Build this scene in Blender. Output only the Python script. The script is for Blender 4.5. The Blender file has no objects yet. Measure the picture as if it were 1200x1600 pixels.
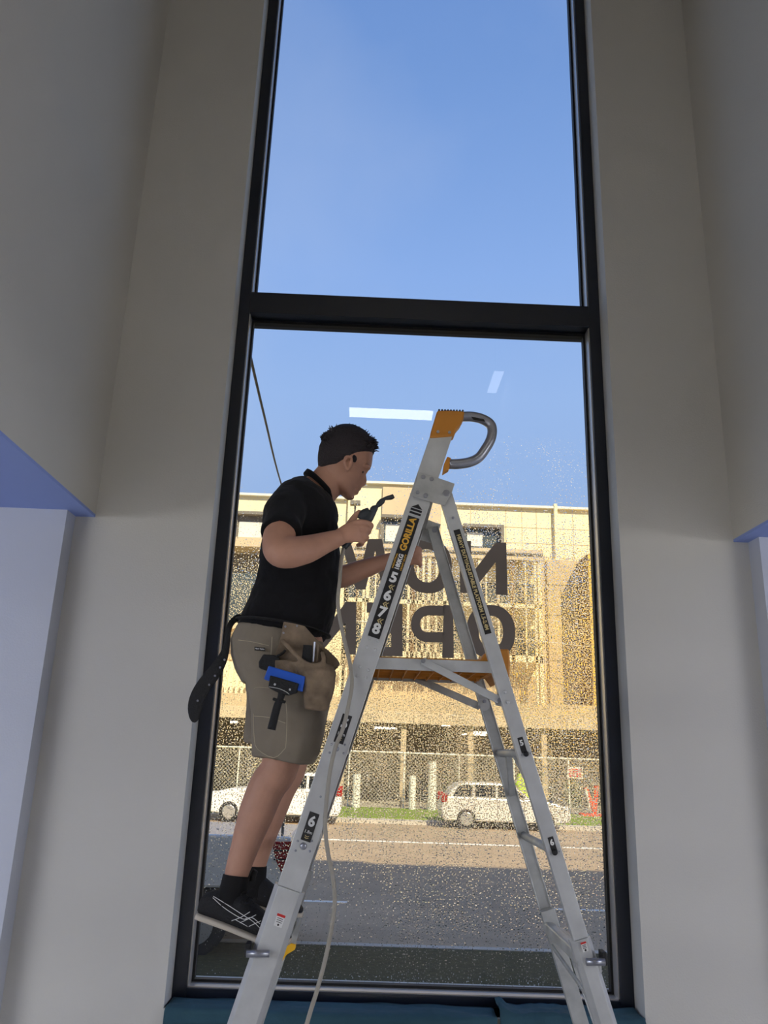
import bpy, bmesh, math, random
from mathutils import Vector, Matrix, noise
random.seed(7)
PI = math.pi
# ------------------------------------------------------------------ camera
S = bpy.context.scene
COL = S.collection
CAM = Vector((0.0, -3.5, 1.5))
F = 1242.0
RX = Vector((0.999134, -0.039208, -0.013936))   # rows set below from the three measured vanishing points
def _n(v): return Vector(v).normalized()
_U = _n((144, 4111, -F)); _Y = Vector((-32, -374, -F)).normalized(); _Y = (_Y - _U * _Y.dot(_U)).normalized(); _X = _Y.cross(_U)
ROT = Matrix((_X, _Y, _U))                        # camera -> world
cam_data = bpy.data.cameras.new('camera'); cam = bpy.data.objects.new('camera', cam_data); COL.objects.link(cam)
cam_data.sensor_width = 36.0; cam_data.lens = 36.0 * F / 1600.0; cam_data.clip_end = 500; cam_data.clip_start = 0.05
cam.matrix_world = Matrix.Translation(CAM) @ ROT.to_4x4()
S.camera = cam
def P(px, py, Y=0.0):
    d = ROT @ Vector((px - 600, 800 - py, -F)); return CAM + d * ((Y - CAM.y) / d.y)
def G(px, py, z=-0.9):
    d = ROT @ Vector((px - 600, 800 - py, -F)); return CAM + d * ((z - CAM.z) / d.z)
# ------------------------------------------------------------------ exposure, world, sun, area lights
S.view_settings.view_transform = 'Standard'; S.view_settings.look = 'None'
S.view_settings.gamma = 1.0; S.view_settings.use_curve_mapping = False; S.view_settings.exposure = 0.0
def lin(c):
    return tuple((v / 255 / 12.92 if v / 255 <= 0.04045 else ((v / 255 + 0.055) / 1.055) ** 2.4) for v in c) + (1.0,)
W = bpy.data.worlds.new('sky'); S.world = W; W.use_nodes = True
nt = W.node_tree; nt.nodes.clear()
wo = nt.nodes.new('ShaderNodeOutputWorld'); bg = nt.nodes.new('ShaderNodeBackground'); tc = nt.nodes.new('ShaderNodeTexCoord')
sx = nt.nodes.new('ShaderNodeSeparateXYZ'); rp = nt.nodes.new('ShaderNodeValToRGB')
nt.links.new(tc.outputs['Generated'], sx.inputs[0])
cn = nt.nodes.new('ShaderNodeTexNoise'); cn.inputs['Scale'].default_value = 2.2; cn.inputs['Detail'].default_value = 5
cr = nt.nodes.new('ShaderNodeValToRGB'); cr.color_ramp.elements[0].position = 0.52; cr.color_ramp.elements[1].position = 0.95
cr.color_ramp.elements[0].color = (0, 0, 0, 1); cr.color_ramp.elements[1].color = (0.35, 0.35, 0.35, 1)
mxs = nt.nodes.new('ShaderNodeMixRGB'); mxs.inputs[2].default_value = lin((215, 224, 242))
nt.links.new(tc.outputs['Generated'], cn.inputs['Vector']); nt.links.new(cn.outputs['Fac'], cr.inputs[0]); nt.links.new(cr.outputs[0], mxs.inputs[0])
nt.links.new(sx.outputs['Z'], rp.inputs[0])
els = rp.color_ramp.elements
els[0].position = 0.0; els[0].color = lin((196, 206, 224)); els[1].position = 1.0; els[1].color = lin((92, 130, 200))
for p, c in ((0.28, (156, 186, 232)), (0.42, (156, 189, 240)), (0.55, (142, 179, 239)), (0.72, (119, 158, 221))):
    e = els.new(p); e.color = lin(c)
nt.links.new(rp.outputs[0], mxs.inputs[1]); nt.links.new(mxs.outputs[0], bg.inputs[0]); nt.links.new(bg.outputs[0], wo.inputs[0])
bg.inputs[1].default_value = 1.0
sun_d = bpy.data.lights.new('sun', 'SUN'); sun_d.energy = 6.3; sun_d.angle = math.radians(0.8); sun_d.color = (1.0, 0.87, 0.61)
sun = bpy.data.objects.new('sun', sun_d); COL.objects.link(sun)
sun.rotation_euler = Vector((-0.30, 0.73, -0.62)).to_track_quat('-Z', 'Y').to_euler(); sun.location = (10, -20, 15)
def area(name, loc, direction, sxx, syy, power, color):
    d = bpy.data.lights.new(name, 'AREA'); d.shape = 'RECTANGLE'; d.size = sxx; d.size_y = syy; d.energy = power; d.color = color
    o = bpy.data.objects.new(name, d); COL.objects.link(o); o.location = loc
    o.rotation_euler = Vector(direction).to_track_quat('-Z', 'Y').to_euler(); return o
area('room_light_left', (-4.2, -4.2, 2.30), (0.25, 0.25, -1), 2.6, 4.0, 245, (0.93, 0.96, 1.0))
area('room_light_right', (4.9, -4.2, 2.30), (-0.25, 0.25, -1), 2.2, 4.0, 245, (0.96, 0.97, 1.0))

pb = area('floor_bounce_fill', (-0.12, -4.7, 2.9), (0, 0, -1), 1.5, 0.75, 120, (1.0, 0.96, 0.9)); pb.data.spread = math.radians(24)  # added unseen lamp aimed down; its floor bounce fills the upper walls

# ------------------------------------------------------------------ materials
MATS = {}
def mat(name, color, rough=0.6, metal=0.0, bump=0.0, bscale=60.0, var=0.0, vscale=5.0, spec=0.5, emit=None, estr=0.0, sheen=0.0, stretch=None):
    if name in MATS: return MATS[name]
    m = bpy.data.materials.new(name); m.use_nodes = True; n = m.node_tree; b = n.nodes['Principled BSDF']
    c = lin(color); b.inputs['Base Color'].default_value = c
    b.inputs['Roughness'].default_value = rough; b.inputs['Metallic'].default_value = metal
    b.inputs['Specular IOR Level'].default_value = spec
    if sheen: b.inputs['Sheen Weight'].default_value = sheen
    t = n.nodes.new('ShaderNodeTexCoord'); mp = n.nodes.new('ShaderNodeMapping'); n.links.new(t.outputs['Object'], mp.inputs[0])
    if stretch: mp.inputs['Scale'].default_value = stretch
    if var:
        q = n.nodes.new('ShaderNodeTexNoise'); q.inputs['Scale'].default_value = vscale; q.inputs['Detail'].default_value = 6
        r = n.nodes.new('ShaderNodeMapRange'); r.inputs[3].default_value = 1 - var; r.inputs[4].default_value = 1 + var
        r.inputs[1].default_value = 0.3; r.inputs[2].default_value = 0.7
        x = n.nodes.new('ShaderNodeVectorMath'); x.operation = 'SCALE'; x.inputs[0].default_value = c[:3]
        n.links.new(mp.outputs[0], q.inputs['Vector']); n.links.new(q.outputs['Fac'], r.inputs[0]); n.links.new(r.outputs[0], x.inputs['Scale'])
        n.links.new(x.outputs[0], b.inputs['Base Color'])
    if bump:
        q = n.nodes.new('ShaderNodeTexNoise'); q.inputs['Scale'].default_value = bscale; q.inputs['Detail'].default_value = 4
        k = n.nodes.new('ShaderNodeBump'); k.inputs['Strength'].default_value = bump; k.inputs['Distance'].default_value = 0.01
        n.links.new(mp.outputs[0], q.inputs['Vector']); n.links.new(q.outputs['Fac'], k.inputs['Height']); n.links.new(k.outputs[0], b.inputs['Normal'])
    if emit: b.inputs['Emission Color'].default_value = lin(emit); b.inputs['Emission Strength'].default_value = estr
    MATS[name] = m; return m
M_wall = mat('painted_plaster', (216, 213, 206), 0.85, bump=0.12, bscale=140, var=0.02, vscale=2)
M_wallhi = mat('painted_plaster_upper', (214, 210, 202), 0.85, bump=0.12, bscale=140, var=0.02, vscale=2)
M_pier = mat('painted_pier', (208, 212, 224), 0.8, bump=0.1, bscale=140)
M_soffit = mat('soffit_skylight_tint', (150, 170, 232), 0.8)  # blue cast of daylight on the soffit is put into its base colour
M_floor = mat('floor_tile', (196, 192, 186), 0.5, var=0.05)
M_frame = mat('dark_aluminium_frame', (14, 20, 34), 0.28, 0.0, spec=0.6)
M_bead = mat('satin_aluminium_bead', (206, 200, 194), 0.32, 0.5)
M_rub = mat('black_rubber', (14, 14, 16), 0.6)
M_alu = mat('brushed_aluminium', (196, 197, 196), 0.42, 0.30, bump=0.06, bscale=40, var=0.10, vscale=14, stretch=(1, 1, 1))
M_aluD = mat('weathered_aluminium', (182, 183, 180), 0.45, 0.30, bump=0.08, bscale=50, var=0.14, vscale=20)
M_steel = mat('zinc_steel', (158, 160, 168), 0.3, 0.7)
M_orange = mat('orange_plastic', (204, 134, 44), 0.5, var=0.06, vscale=20)
M_yellow = mat('yellow_plastic', (246, 186, 30), 0.5)
M_decking = mat('amber_deck_board', (176, 122, 44), 0.6, var=0.12, vscale=18)
M_black = mat('black_label_vinyl', (22, 21, 22), 0.5)
M_white = mat('white_print', (228, 228, 226), 0.5)
M_gold = mat('gold_print', (226, 172, 62), 0.5)
M_tan = mat('pale_gold_print', (206, 186, 130), 0.5)
M_red = mat('red_print', (196, 36, 30), 0.6)
M_skin = mat('skin', (190, 142, 118), 0.55, var=0.06, vscale=25, bump=0.05, bscale=120)
M_hair = mat('dark_hair', (44, 38, 42), 0.75, bump=0.9, bscale=90, stretch=(1, 1, 2))
M_shirt = mat('black_knit', (16, 16, 19), 0.9, bump=0.5, bscale=14, sheen=0.05, spec=0.2)
M_shorts = mat('khaki_canvas', (136, 126, 111), 0.9, bump=0.5, bscale=16, var=0.06, vscale=8, spec=0.2)
M_stitch = mat('pale_stitching', (176, 164, 140), 0.8)
M_leather = mat('worn_leather', (128, 111, 92), 0.85, bump=0.8, bscale=25, var=0.45, vscale=14, spec=0.25)
M_strap = mat('black_webbing', (16, 16, 18), 0.75, bump=0.3, bscale=200)
M_sock = mat('black_sock', (14, 13, 14), 0.95)
M_shoe = mat('black_mesh_shoe', (18, 18, 21), 0.8, bump=0.4, bscale=150)
M_sole = mat('pale_foam_sole', (196, 186, 170), 0.7)
M_blue = mat('blue_scraper_plastic', (20, 84, 190), 0.45)
M_hose = mat('grey_hose', (158, 152, 140), 0.45)
M_gun = mat('dark_gun_plastic', (44, 50, 56), 0.4)
M_vinyl = mat('dark_vinyl_letter', (118, 108, 100), 0.6)
M_teal = mat('teal_cloth', (50, 86, 100), 0.9, bump=0.5, bscale=30, var=0.1, vscale=9)
M_asphalt = mat('asphalt', (172, 150, 122), 0.9, var=0.10, vscale=1.3, bump=0.3, bscale=50)
M_line = mat('road_paint', (235, 232, 222), 0.8)
M_kerb = mat('kerb_concrete', (190, 182, 168), 0.85, var=0.05)
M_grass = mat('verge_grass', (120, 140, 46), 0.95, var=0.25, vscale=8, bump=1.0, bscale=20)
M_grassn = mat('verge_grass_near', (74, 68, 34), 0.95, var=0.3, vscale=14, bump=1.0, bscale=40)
M_cream = mat('cream_render', (236, 222, 180), 0.85, var=0.02, vscale=1)
M_beige = mat('beige_panel', (206, 184, 150), 0.85, var=0.03, vscale=1)
M_ochre = mat('tan_panel', (198, 174, 136), 0.85, var=0.04, vscale=1)
M_brown = mat('brown_batten_wing_shade', (112, 84, 54), 0.85, var=0.05)
M_yel = mat('yellow_cladding', (238, 190, 70), 0.8)
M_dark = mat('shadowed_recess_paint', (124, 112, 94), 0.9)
M_dglass = mat('tinted_glazing', (70, 78, 78), 0.15, spec=0.7)
M_blind = mat('white_blind', (226, 222, 208), 0.85)
M_slat = mat('cream_batten', (236, 218, 176), 0.8)
M_grey = mat('grey_trim', (120, 114, 104), 0.8)
M_carw = mat('white_car_paint', (236, 234, 228), 0.25, spec=0.6)
M_cars = mat('silver_car_paint', (222, 218, 208), 0.28, 0.15, spec=0.6)
M_cglass = mat('car_glass', (34, 38, 42), 0.08, spec=0.8)
M_tyre = mat('tyre_rubber', (34, 33, 32), 0.85)
M_rim = mat('alloy_rim', (196, 194, 190), 0.3, 0.6)
M_tail = mat('red_tail_lens', (150, 22, 20), 0.2)
M_head = mat('clear_lamp_lens', (214, 218, 222), 0.1, spec=0.8)
M_fence = mat('galvanised_fence', (196, 188, 168), 0.6)
M_safety = mat('safety_orange', (232, 84, 40), 0.6)
M_hivis = mat('hi_vis_lime', (196, 226, 60), 0.7)
M_lampw = mat('luminous_panel', (255, 255, 250), 0.5, emit=(255, 250, 240), estr=16.0)
M_tube = mat('lit_tube', (255, 255, 250), 0.5, emit=(255, 246, 224), estr=3.0)
M_buff = mat('buff_enclosure', (176, 150, 130), 0.5)
M_wire = mat('black_cable', (30, 32, 38), 0.6)
M_gravel = mat('concrete_path', (176, 168, 152), 0.9, var=0.05)

# ------------------------------------------------------------------ object helpers
def tag(o, label=None, cat=None, group=None, kind=None):
    if label: o['label'] = label
    if cat: o['category'] = cat
    if group: o['group'] = group
    if kind: o['kind'] = kind
    return o
def empty(name, loc, label=None, cat=None, group=None, kind=None):
    o = bpy.data.objects.new(name, None); COL.objects.link(o); o.location = loc; o.empty_display_size = 0.1
    return tag(o, label, cat, group, kind)
def link(name, me, m, parent=None, smooth=False):
    o = bpy.data.objects.new(name, me); COL.objects.link(o)
    if m:
        me.materials.clear(); me.materials.append(m)
    if smooth:
        for p in me.polygons: p.use_smooth = True
    if parent:
        o.parent = parent; o.matrix_parent_inverse = Matrix.Translation(-world_loc(parent))
    return o
def world_loc(o):
    if o.type == 'EMPTY': return Vector(o.location)
    return Vector((0, 0, 0))
class MB:
    def __init__(s): s.bm = bmesh.new()
    def poly(s, vs, faces):
        v = [s.bm.verts.new(p) for p in vs]
        for f in faces:
            try: s.bm.faces.new([v[i] for i in f])
            except ValueError: pass
        return s
    def box(s, lo, hi):
        x0, y0, z0 = lo; x1, y1, z1 = hi
        return s.poly([(x0, y0, z0), (x1, y0, z0), (x1, y1, z0), (x0, y1, z0), (x0, y0, z1), (x1, y0, z1), (x1, y1, z1), (x0, y1, z1)],
               [(0, 3, 2, 1), (4, 5, 6, 7), (0, 1, 5, 4), (1, 2, 6, 5), (2, 3, 7, 6), (3, 0, 4, 7)])
    def prism(s, pts, vec):
        n = len(pts); a = [Vector(p) for p in pts]; b = [p + Vector(vec) for p in a]
        return s.poly(a + b, [tuple(range(n))[::-1], tuple(range(n, 2 * n))] + [(i, (i + 1) % n, n + (i + 1) % n, n + i) for i in range(n)])
    def extrude(s, prof, a, b, u, v):
        """profile [(p,q)] in the u,v frame carried from a to b"""
        a, b, u, v = Vector(a), Vector(b), Vector(u), Vector(v); n = len(prof)
        A = [a + u * p + v * q for p, q in prof]; B = [b + u * p + v * q for p, q in prof]
        return s.poly(A + B, [tuple(range(n))[::-1], tuple(range(n, 2 * n))] + [(i, (i + 1) % n, n + (i + 1) % n, n + i) for i in range(n)])
    def loft(s, secs, n=24):
        """secs: (centre, u half-axis, v half-axis, exponent)"""
        rings = []
        for c, u, v, e in secs:
            r = []
            for k in range(n):
                t = 2 * PI * k / n; cs, sn = math.cos(t), math.sin(t)
                r.append(Vector(c) + Vector(u) * (abs(cs) ** (2 / e) * (1 if cs >= 0 else -1)) + Vector(v) * (abs(sn) ** (2 / e) * (1 if sn >= 0 else -1)))
            rings.append(r)
        vs = [p for r in rings for p in r] + [Vector(secs[0][0]), Vector(secs[-1][0])]; fs = []
        m = len(rings)
        for i in range(m - 1):
            for k in range(n):
                fs.append((i * n + k, i * n + (k + 1) % n, (i + 1) * n + (k + 1) % n, (i + 1) * n + k))
        for k in range(n):
            fs.append((m * n, (k + 1) % n, k)); fs.append((m * n + 1, (m - 1) * n + k, (m - 1) * n + (k + 1) % n))
        return s.poly(vs, fs)
    def tube(s, pts, rad, n=12, flat=None, smooth=True, sub=5):
        pts = [Vector(p) for p in pts]
        if not hasattr(rad, '__len__'): rad = [rad] * len(pts)
        if smooth and len(pts) > 2:
            P2, R2 = [], []
            for i in range(len(pts) - 1):
                p0, p1, p2, p3 = pts[max(i - 1, 0)], pts[i], pts[i + 1], pts[min(i + 2, len(pts) - 1)]
                for j in range(sub):
                    t = j / sub
                    P2.append(0.5 * ((2 * p1) + (p2 - p0) * t + (2 * p0 - 5 * p1 + 4 * p2 - p3) * t * t + (3 * p1 - p0 - 3 * p2 + p3) * t ** 3))
                    R2.append(rad[i] * (1 - t) + rad[i + 1] * t)
            P2.append(pts[-1]); R2.append(rad[-1]); pts, rad = P2, R2
        secs = []; ref = None
        for i, p in enumerate(pts):
            d = (pts[min(i + 1, len(pts) - 1)] - pts[max(i - 1, 0)]).normalized()
            if ref is None:
                ref = Vector((0, 1, 0)) if abs(d.y) < 0.9 else Vector((0, 0, 1))
            u = (ref - d * ref.dot(d)).normalized(); ref = u; v = d.cross(u)
            secs.append((p, u * rad[i] * (flat or 1), v * rad[i], 2))
        return s.loft(secs, n)
    def ball(s, c, r, n=14):
        """ellipsoid; r = radius or (rx,ry,rz)"""
        if not hasattr(r, '__len__'): r = (r, r, r)
        c = Vector(c); secs = []
        for i in range(1, n):
            t = PI * i / n
            secs.append((c + Vector((0, 0, r[2] * math.cos(t))), Vector((r[0] * math.sin(t), 0, 0)), Vector((0, r[1] * math.sin(t), 0)), 2))
        return s.loft(secs, 16)
    def cyl(s, a, b, r, n=20): return s.tube([a, b], r, n, smooth=False)
    def mesh(s, name):
        bmesh.ops.recalc_face_normals(s.bm, faces=s.bm.faces)
        me = bpy.data.meshes.new(name); s.bm.to_mesh(me); s.bm.free(); return me
    def build(s, name, m, parent=None, smooth=False, bevel=0.0):
        o = link(name, s.mesh(name), m, parent, smooth)
        if bevel:
            b = o.modifiers.new('bevel', 'BEVEL'); b.width = bevel; b.segments = 2; b.limit_method = 'ANGLE'; b.angle_limit = math.radians(40)
        return o
def bake(o):
    dg = bpy.context.evaluated_depsgraph_get(); dg.update()
    me = bpy.data.meshes.new_from_object(o.evaluated_get(dg)); old = o.data; o.modifiers.clear(); o.data = me
    for p in me.polygons: p.use_smooth = True
def remeshed(mb, name, m, parent, voxel=0.005, smooth=4, displace=0.0, dscale=0.08):
    o = mb.build(name, m, parent)
    r = o.modifiers.new('r', 'REMESH'); r.mode = 'VOXEL'; r.voxel_size = voxel
    s = o.modifiers.new('s', 'SMOOTH'); s.factor = 0.6; s.iterations = smooth
    if displace:
        t = bpy.data.textures.new('folds', 'CLOUDS'); t.noise_scale = dscale; t.noise_depth = 2
        d = o.modifiers.new('d', 'DISPLACE'); d.texture = t; d.strength = displace; d.mid_level = 0.5
        s2 = o.modifiers.new('s2', 'SMOOTH'); s2.factor = 0.5; s2.iterations = 2
    bake(o); return o
def text_mesh(txt, size, org, right, up, m, name, parent, offset=0.0, thick=0.0004, sxw=1.0, align='CENTER', shear=0):
    c = bpy.data.curves.new(name, 'FONT'); c.body = txt; c.size = size; c.offset = offset; c.extrude = thick; c.align_x = align; c.align_y = 'CENTER'; c.shear = shear
    c.resolution_u = 3
    t = bpy.data.objects.new(name + '_t', c); COL.objects.link(t)
    dg = bpy.context.evaluated_depsgraph_get(); dg.update()
    me = bpy.data.meshes.new_from_object(t.evaluated_get(dg)); bpy.data.objects.remove(t)
    r = Vector(right).normalized(); u = Vector(up).normalized(); n = r.cross(u)
    org = Vector(org)
    for v in me.vertices:
        x, y, z = v.co; v.co = org + r * x * sxw + u * y + n * z
    me.name = name
    return link(name, me, m, parent)
def Q(lst, Y): return [P(a, b, Y) for a, b in lst]

# ================================================================== ROOM SHELL
FL, FR = -0.705, 1.097           # window frame outer edges
FZ0 = 0.565; FZ1 = 6.6           # frame bottom / top
WY = -0.12                       # inner face of the window wall
ZS = 2.457                       # soffit height
XL, XR = -1.218, 1.606           # tall void side walls
def struct(name, mb, m, bevel=0): return tag(mb.build(name, m, None, bevel=bevel), kind='structure')
CZ = 7.2
w = MB(); w.box((-26, WY, -1.0), (FL, 0.32, 12.3)); w.box((FR, WY, -1.0), (30, 0.32, 12.3)); w.box((FL, WY, -1.0), (FR, 0.32, FZ0)); w.box((FL, WY, FZ1), (FR, 0.32, 12.3))
struct('wall_front', w, M_wall)
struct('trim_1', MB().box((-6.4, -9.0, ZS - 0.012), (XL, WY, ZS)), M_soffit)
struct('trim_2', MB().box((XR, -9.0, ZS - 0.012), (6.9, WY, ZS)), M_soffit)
struct('wall_left', MB().box((-6.4, -9.0, ZS), (XL, WY, CZ)), M_wallhi)
struct('wall_right', MB().box((XR, -9.0, ZS), (6.9, WY, CZ)), M_wallhi)
struct('wall_left_lower', MB().box((-6.5, -9.2, 0), (-6.4, WY, ZS)), M_wall)
struct('wall_right_lower', MB().box((6.9, -9.2, 0), (7.0, WY, ZS)), M_wall)
struct('wall_back', MB().box((-6.5, -9.2, 0), (7.0, -9.0, CZ)), M_wall)
struct('ceiling', MB().box((XL, -9.0, CZ - 0.2), (XR, WY, CZ)), M_wallhi)
struct('floor', MB().box((-6.5, -9.2, -0.1), (7.0, WY, 0.0)), M_floor)
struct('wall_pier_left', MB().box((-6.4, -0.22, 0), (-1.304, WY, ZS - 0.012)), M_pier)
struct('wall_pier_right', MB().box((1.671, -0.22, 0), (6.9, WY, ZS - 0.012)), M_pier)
struct('trim_sill', MB().box((FL - 0.0, WY - 0.012, FZ0 - 0.035), (FR, 0.0, FZ0)), M_wall)
tag(MB().box((-6.8, -9.6, 7.22), (7.4, WY, 7.35)).build('roof', M_grey), kind='structure')
tag(MB().box((-26, 0.1, 12.3), (6.6, 0.32, 12.55)).build('trim_parapet', M_grey), kind='structure')
MATS
# ------------------------------------------------------------------ window
win = empty('window_1', ((FL + FR) / 2, 0.0, FZ0), kind='structure')
win['label'] = 'tall dark framed fixed window of two panes'
fw = 0.055; fd = 0.085; GY = fd + 0.008
f = MB(); f.box((FL, 0, FZ0), (FL + fw, 0.16, FZ1)); f.box((FR - fw, 0, FZ0), (FR, 0.16, FZ1)); f.box((FL + fw, 0, FZ0), (FR - fw, 0.16, FZ0 + 0.035)); f.box((FL + fw, 0, FZ1 - 0.05), (FR - fw, 0.16, FZ1))
f.build('window_frame', M_frame, win, bevel=0.002)
MB().box((FL + fw, 0.0, 3.562), (FR - fw, 0.16, 3.678)).build('mullion', M_frame, win, bevel=0.002)
def bead(z0, z1, nm):
    b = MB(); t = 0.004; xl, xr = FL + fw, FR - fw
    b.box((xl, 0.012, z0), (xl + t, fd - 0.012, z1)); b.box((xr - t, 0.012, z0), (xr, fd - 0.012, z1))
    if nm == 0: b.box((xl, 0.012, z0), (xr, fd - 0.012, z0 + t))
    b.build('glazing_bead', M_bead, win)
    g = MB(); t = 0.014
    g.box((xl, fd - 0.012, z0), (xl + t, fd + 0.02, z1)); g.box((xr - t, fd - 0.012, z0), (xr, fd + 0.02, z1)); g.box((xl + t, fd - 0.012, z0), (xr - t, fd + 0.02, z0 + t)); g.box((xl + t, fd - 0.012, z1 - t), (xr - t, fd + 0.02, z1))
    g.build('gasket', M_rub, win)
bead(FZ0 + 0.035, 3.562, 0); bead(3.678, FZ1 - 0.05, 1)
# clean glass: straight-through plus fresnel reflection
mg = bpy.data.materials.new('clear_glazing'); mg.use_nodes = True; n = mg.node_tree; n.nodes.clear()
o_ = n.nodes.new('ShaderNodeOutputMaterial'); mx = n.nodes.new('ShaderNodeMixShader'); tr = n.nodes.new('ShaderNodeBsdfTransparent'); gl = n.nodes.new('ShaderNodeBsdfGlossy'); fr = n.nodes.new('ShaderNodeFresnel')
fr.inputs[0].default_value = 1.5; gl.inputs['Roughness'].default_value = 0.0; tr.inputs[0].default_value = (0.97, 0.98, 0.98, 1)
n.links.new(fr.outputs[0], mx.inputs[0]); n.links.new(tr.outputs[0], mx.inputs[1]); n.links.new(gl.outputs[0], mx.inputs[2]); n.links.new(mx.outputs[0], o_.inputs[0])
def pane(z0, z1):
    return MB().poly([(FL + fw, GY, z0), (FR - fw, GY, z0), (FR - fw, GY, z1), (FL + fw, GY, z1)], [(0, 1, 2, 3)]).build('glass_pane', mg, win)
pane(FZ0 + 0.035, 3.562); pane(3.678, FZ1 - 0.05)
# water droplets on the lower pane: a thin film, flat towards the glass and beaded outside
def water(name, beaded):
    mw = bpy.data.materials.new(name); mw.use_nodes = True; n = mw.node_tree; n.nodes.clear()
    N = n.nodes.new; L = n.links.new
    o_ = N('ShaderNodeOutputMaterial'); mx = N('ShaderNodeMixShader'); tr = N('ShaderNodeBsdfTransparent'); gs = N('ShaderNodeBsdfRefraction')
    gs.inputs['IOR'].default_value = 1.33; gs.inputs['Roughness'].default_value = 0.0
    t = N('ShaderNodeTexCoord'); fl_ = N('ShaderNodeMapping'); fl_.inputs['Scale'].default_value = (1, 0, 1); L(t.outputs['Object'], fl_.inputs[0]); OB = fl_.outputs[0]
    sp = N('ShaderNodeSeparateXYZ'); L(OB, sp.inputs[0])
    if beaded:
        fine = N('ShaderNodeTexNoise'); fine.inputs['Scale'].default_value = FINE; fine.inputs['Detail'].default_value = 0.0
        L(OB, fine.inputs['Vector'])
        bp = N('ShaderNodeBump'); bp.inputs['Strength'].default_value = 1.0; bp.inputs['Distance'].default_value = BUMP
        L(fine.outputs['Fac'], bp.inputs['Height']); L(bp.outputs[0], gs.inputs['Normal'])
    def math_(op, a, b=None):
        k = N('ShaderNodeMath'); k.operation = op
        for i, q in enumerate((a, b)):
            if q is None: continue
            if isinstance(q, (int, float)): k.inputs[i].default_value = q
            else: L(q, k.inputs[i])
        return k.outputs[0]
    def rng(src, a, b, c, d):
        k = N('ShaderNodeMapRange'); k.inputs[1].default_value = a; k.inputs[2].default_value = b; k.inputs[3].default_value = c; k.inputs[4].default_value = d; L(src, k.inputs[0]); return k.outputs[0]
    big = N('ShaderNodeTexNoise'); big.inputs['Scale'].default_value = 3.0; big.inputs['Detail'].default_value = 4; big.inputs['Roughness'].default_value = 0.6
    L(OB, big.inputs['Vector'])
    mpn = N('ShaderNodeMapping'); mpn.inputs['Scale'].default_value = (34, 0, 1.3); L(OB, mpn.inputs[0])
    runs = N('ShaderNodeTexNoise'); runs.inputs['Scale'].default_value = 1.0; runs.inputs['Detail'].default_value = 3; L(mpn.outputs[0], runs.inputs['Vector'])
    X_, Z_ = sp.outputs['X'], sp.outputs['Z']
    den = math_('ADD', math_('ADD', rng(Z_, 2.78, 2.30, -0.45, 0.0), rng(Z_, 0.70, 1.45, -0.30, 0.0)), rng(X_, -0.65, 0.3, -0.14, 0.05))
    den = math_('ADD', den, math_('MULTIPLY', math_('SUBTRACT', big.outputs['Fac'], 0.5), 0.75))
    den = math_('ADD', den, math_('MULTIPLY', math_('SUBTRACT', runs.outputs['Fac'], 0.5), 0.35))
    den = math_('MINIMUM', den, COVER)
    dots = N('ShaderNodeTexNoise'); dots.inputs['Scale'].default_value = DOTS; dots.inputs['Detail'].default_value = 0.0; L(OB, dots.inputs['Vector'])
    thr = math_('ADD', math_('MULTIPLY', den, 0.6), math_('SUBTRACT', dots.outputs['Fac'], 0.5))
    L(rng(thr, 0.0, 0.03, 0.0, 1.0), mx.inputs[0]); L(tr.outputs[0], mx.inputs[1]); L(gs.outputs[0], mx.inputs[2]); L(mx.outputs[0], o_.inputs[0])
    return mw
FINE, BUMP, COVER, DOTS = 150.0, 0.0042, 0.09, 165.0
wf = MB().box((FL + fw + 0.015, GY + 0.010, FZ0 + 0.05), (FR - fw - 0.015, GY + 0.0115, 3.0)).build('water_droplets', water('sprayed_water_flat_side', False), win)
wf.data.materials.append(water('sprayed_water_beads', True))
for p_ in wf.data.polygons:
    if p_.normal.y > 0.5: p_.material_index = 1
wf['kind'] = 'stuff'
# ------------------------------------------------------------------ mirrored vinyl letters, seen from the back
LY = GY - 0.003
def letter(ch, polys, pos):
    vs = []; mb = MB()
    for i_, pl in enumerate(polys):
        pts = Q(pl, LY - (.00012 * i_ if len(polys) < 10 else 0)); mb.prism(pts, (0, 0.001, 0))
    o = mb.build('vinyl_letter', M_vinyl)
    return tag(o, 'dark vinyl letter %s %s, seen reversed from inside' % (ch, pos), 'letter', 'dark vinyl letters on the lower pane')
def ringpolys(cx, cy, ro, ry, ri, rj, n=40, sk=0.045, e=2.25):
    out = []
    def pt(a, rx, rz):
        c, s_ = math.cos(a), math.sin(a); x = abs(c) ** (2 / e) * (1 if c > 0 else -1) * rx; y = abs(s_) ** (2 / e) * (1 if s_ > 0 else -1) * rz
        return (cx + x, cy + y + x * sk)
    for k in range(n):
        a, b = 2 * PI * k / n, 2 * PI * (k + 1) / n
        out.append([pt(a, ro, ry), pt(b, ro, ry), pt(b, ri, rj), pt(a, ri, rj)])
    return out
letter('N', [[(774, 848), (791, 848), (793, 930), (775, 929)], [(718, 845), (736, 845), (736, 927), (719, 926)], [(774, 848), (785, 848), (785, 865), (736, 927), (726, 926), (726, 911)]], 'starting the upper word')
letter('O', ringpolys(667, 884, 39, 43, 20, 26), 'in the middle of the upper word')
letter('W', [[(624, 842), (641, 843), (612, 922), (597, 921)], [(583, 842), (597, 842), (612, 922), (597, 922)], [(575, 842), (591, 842), (571, 921), (556, 921)], [(530, 841), (546, 841), (571, 921), (556, 921)]], 'ending the upper word')
letter('O', ringpolys(767, 987, 38, 42, 19, 25), 'starting the lower word')
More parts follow.
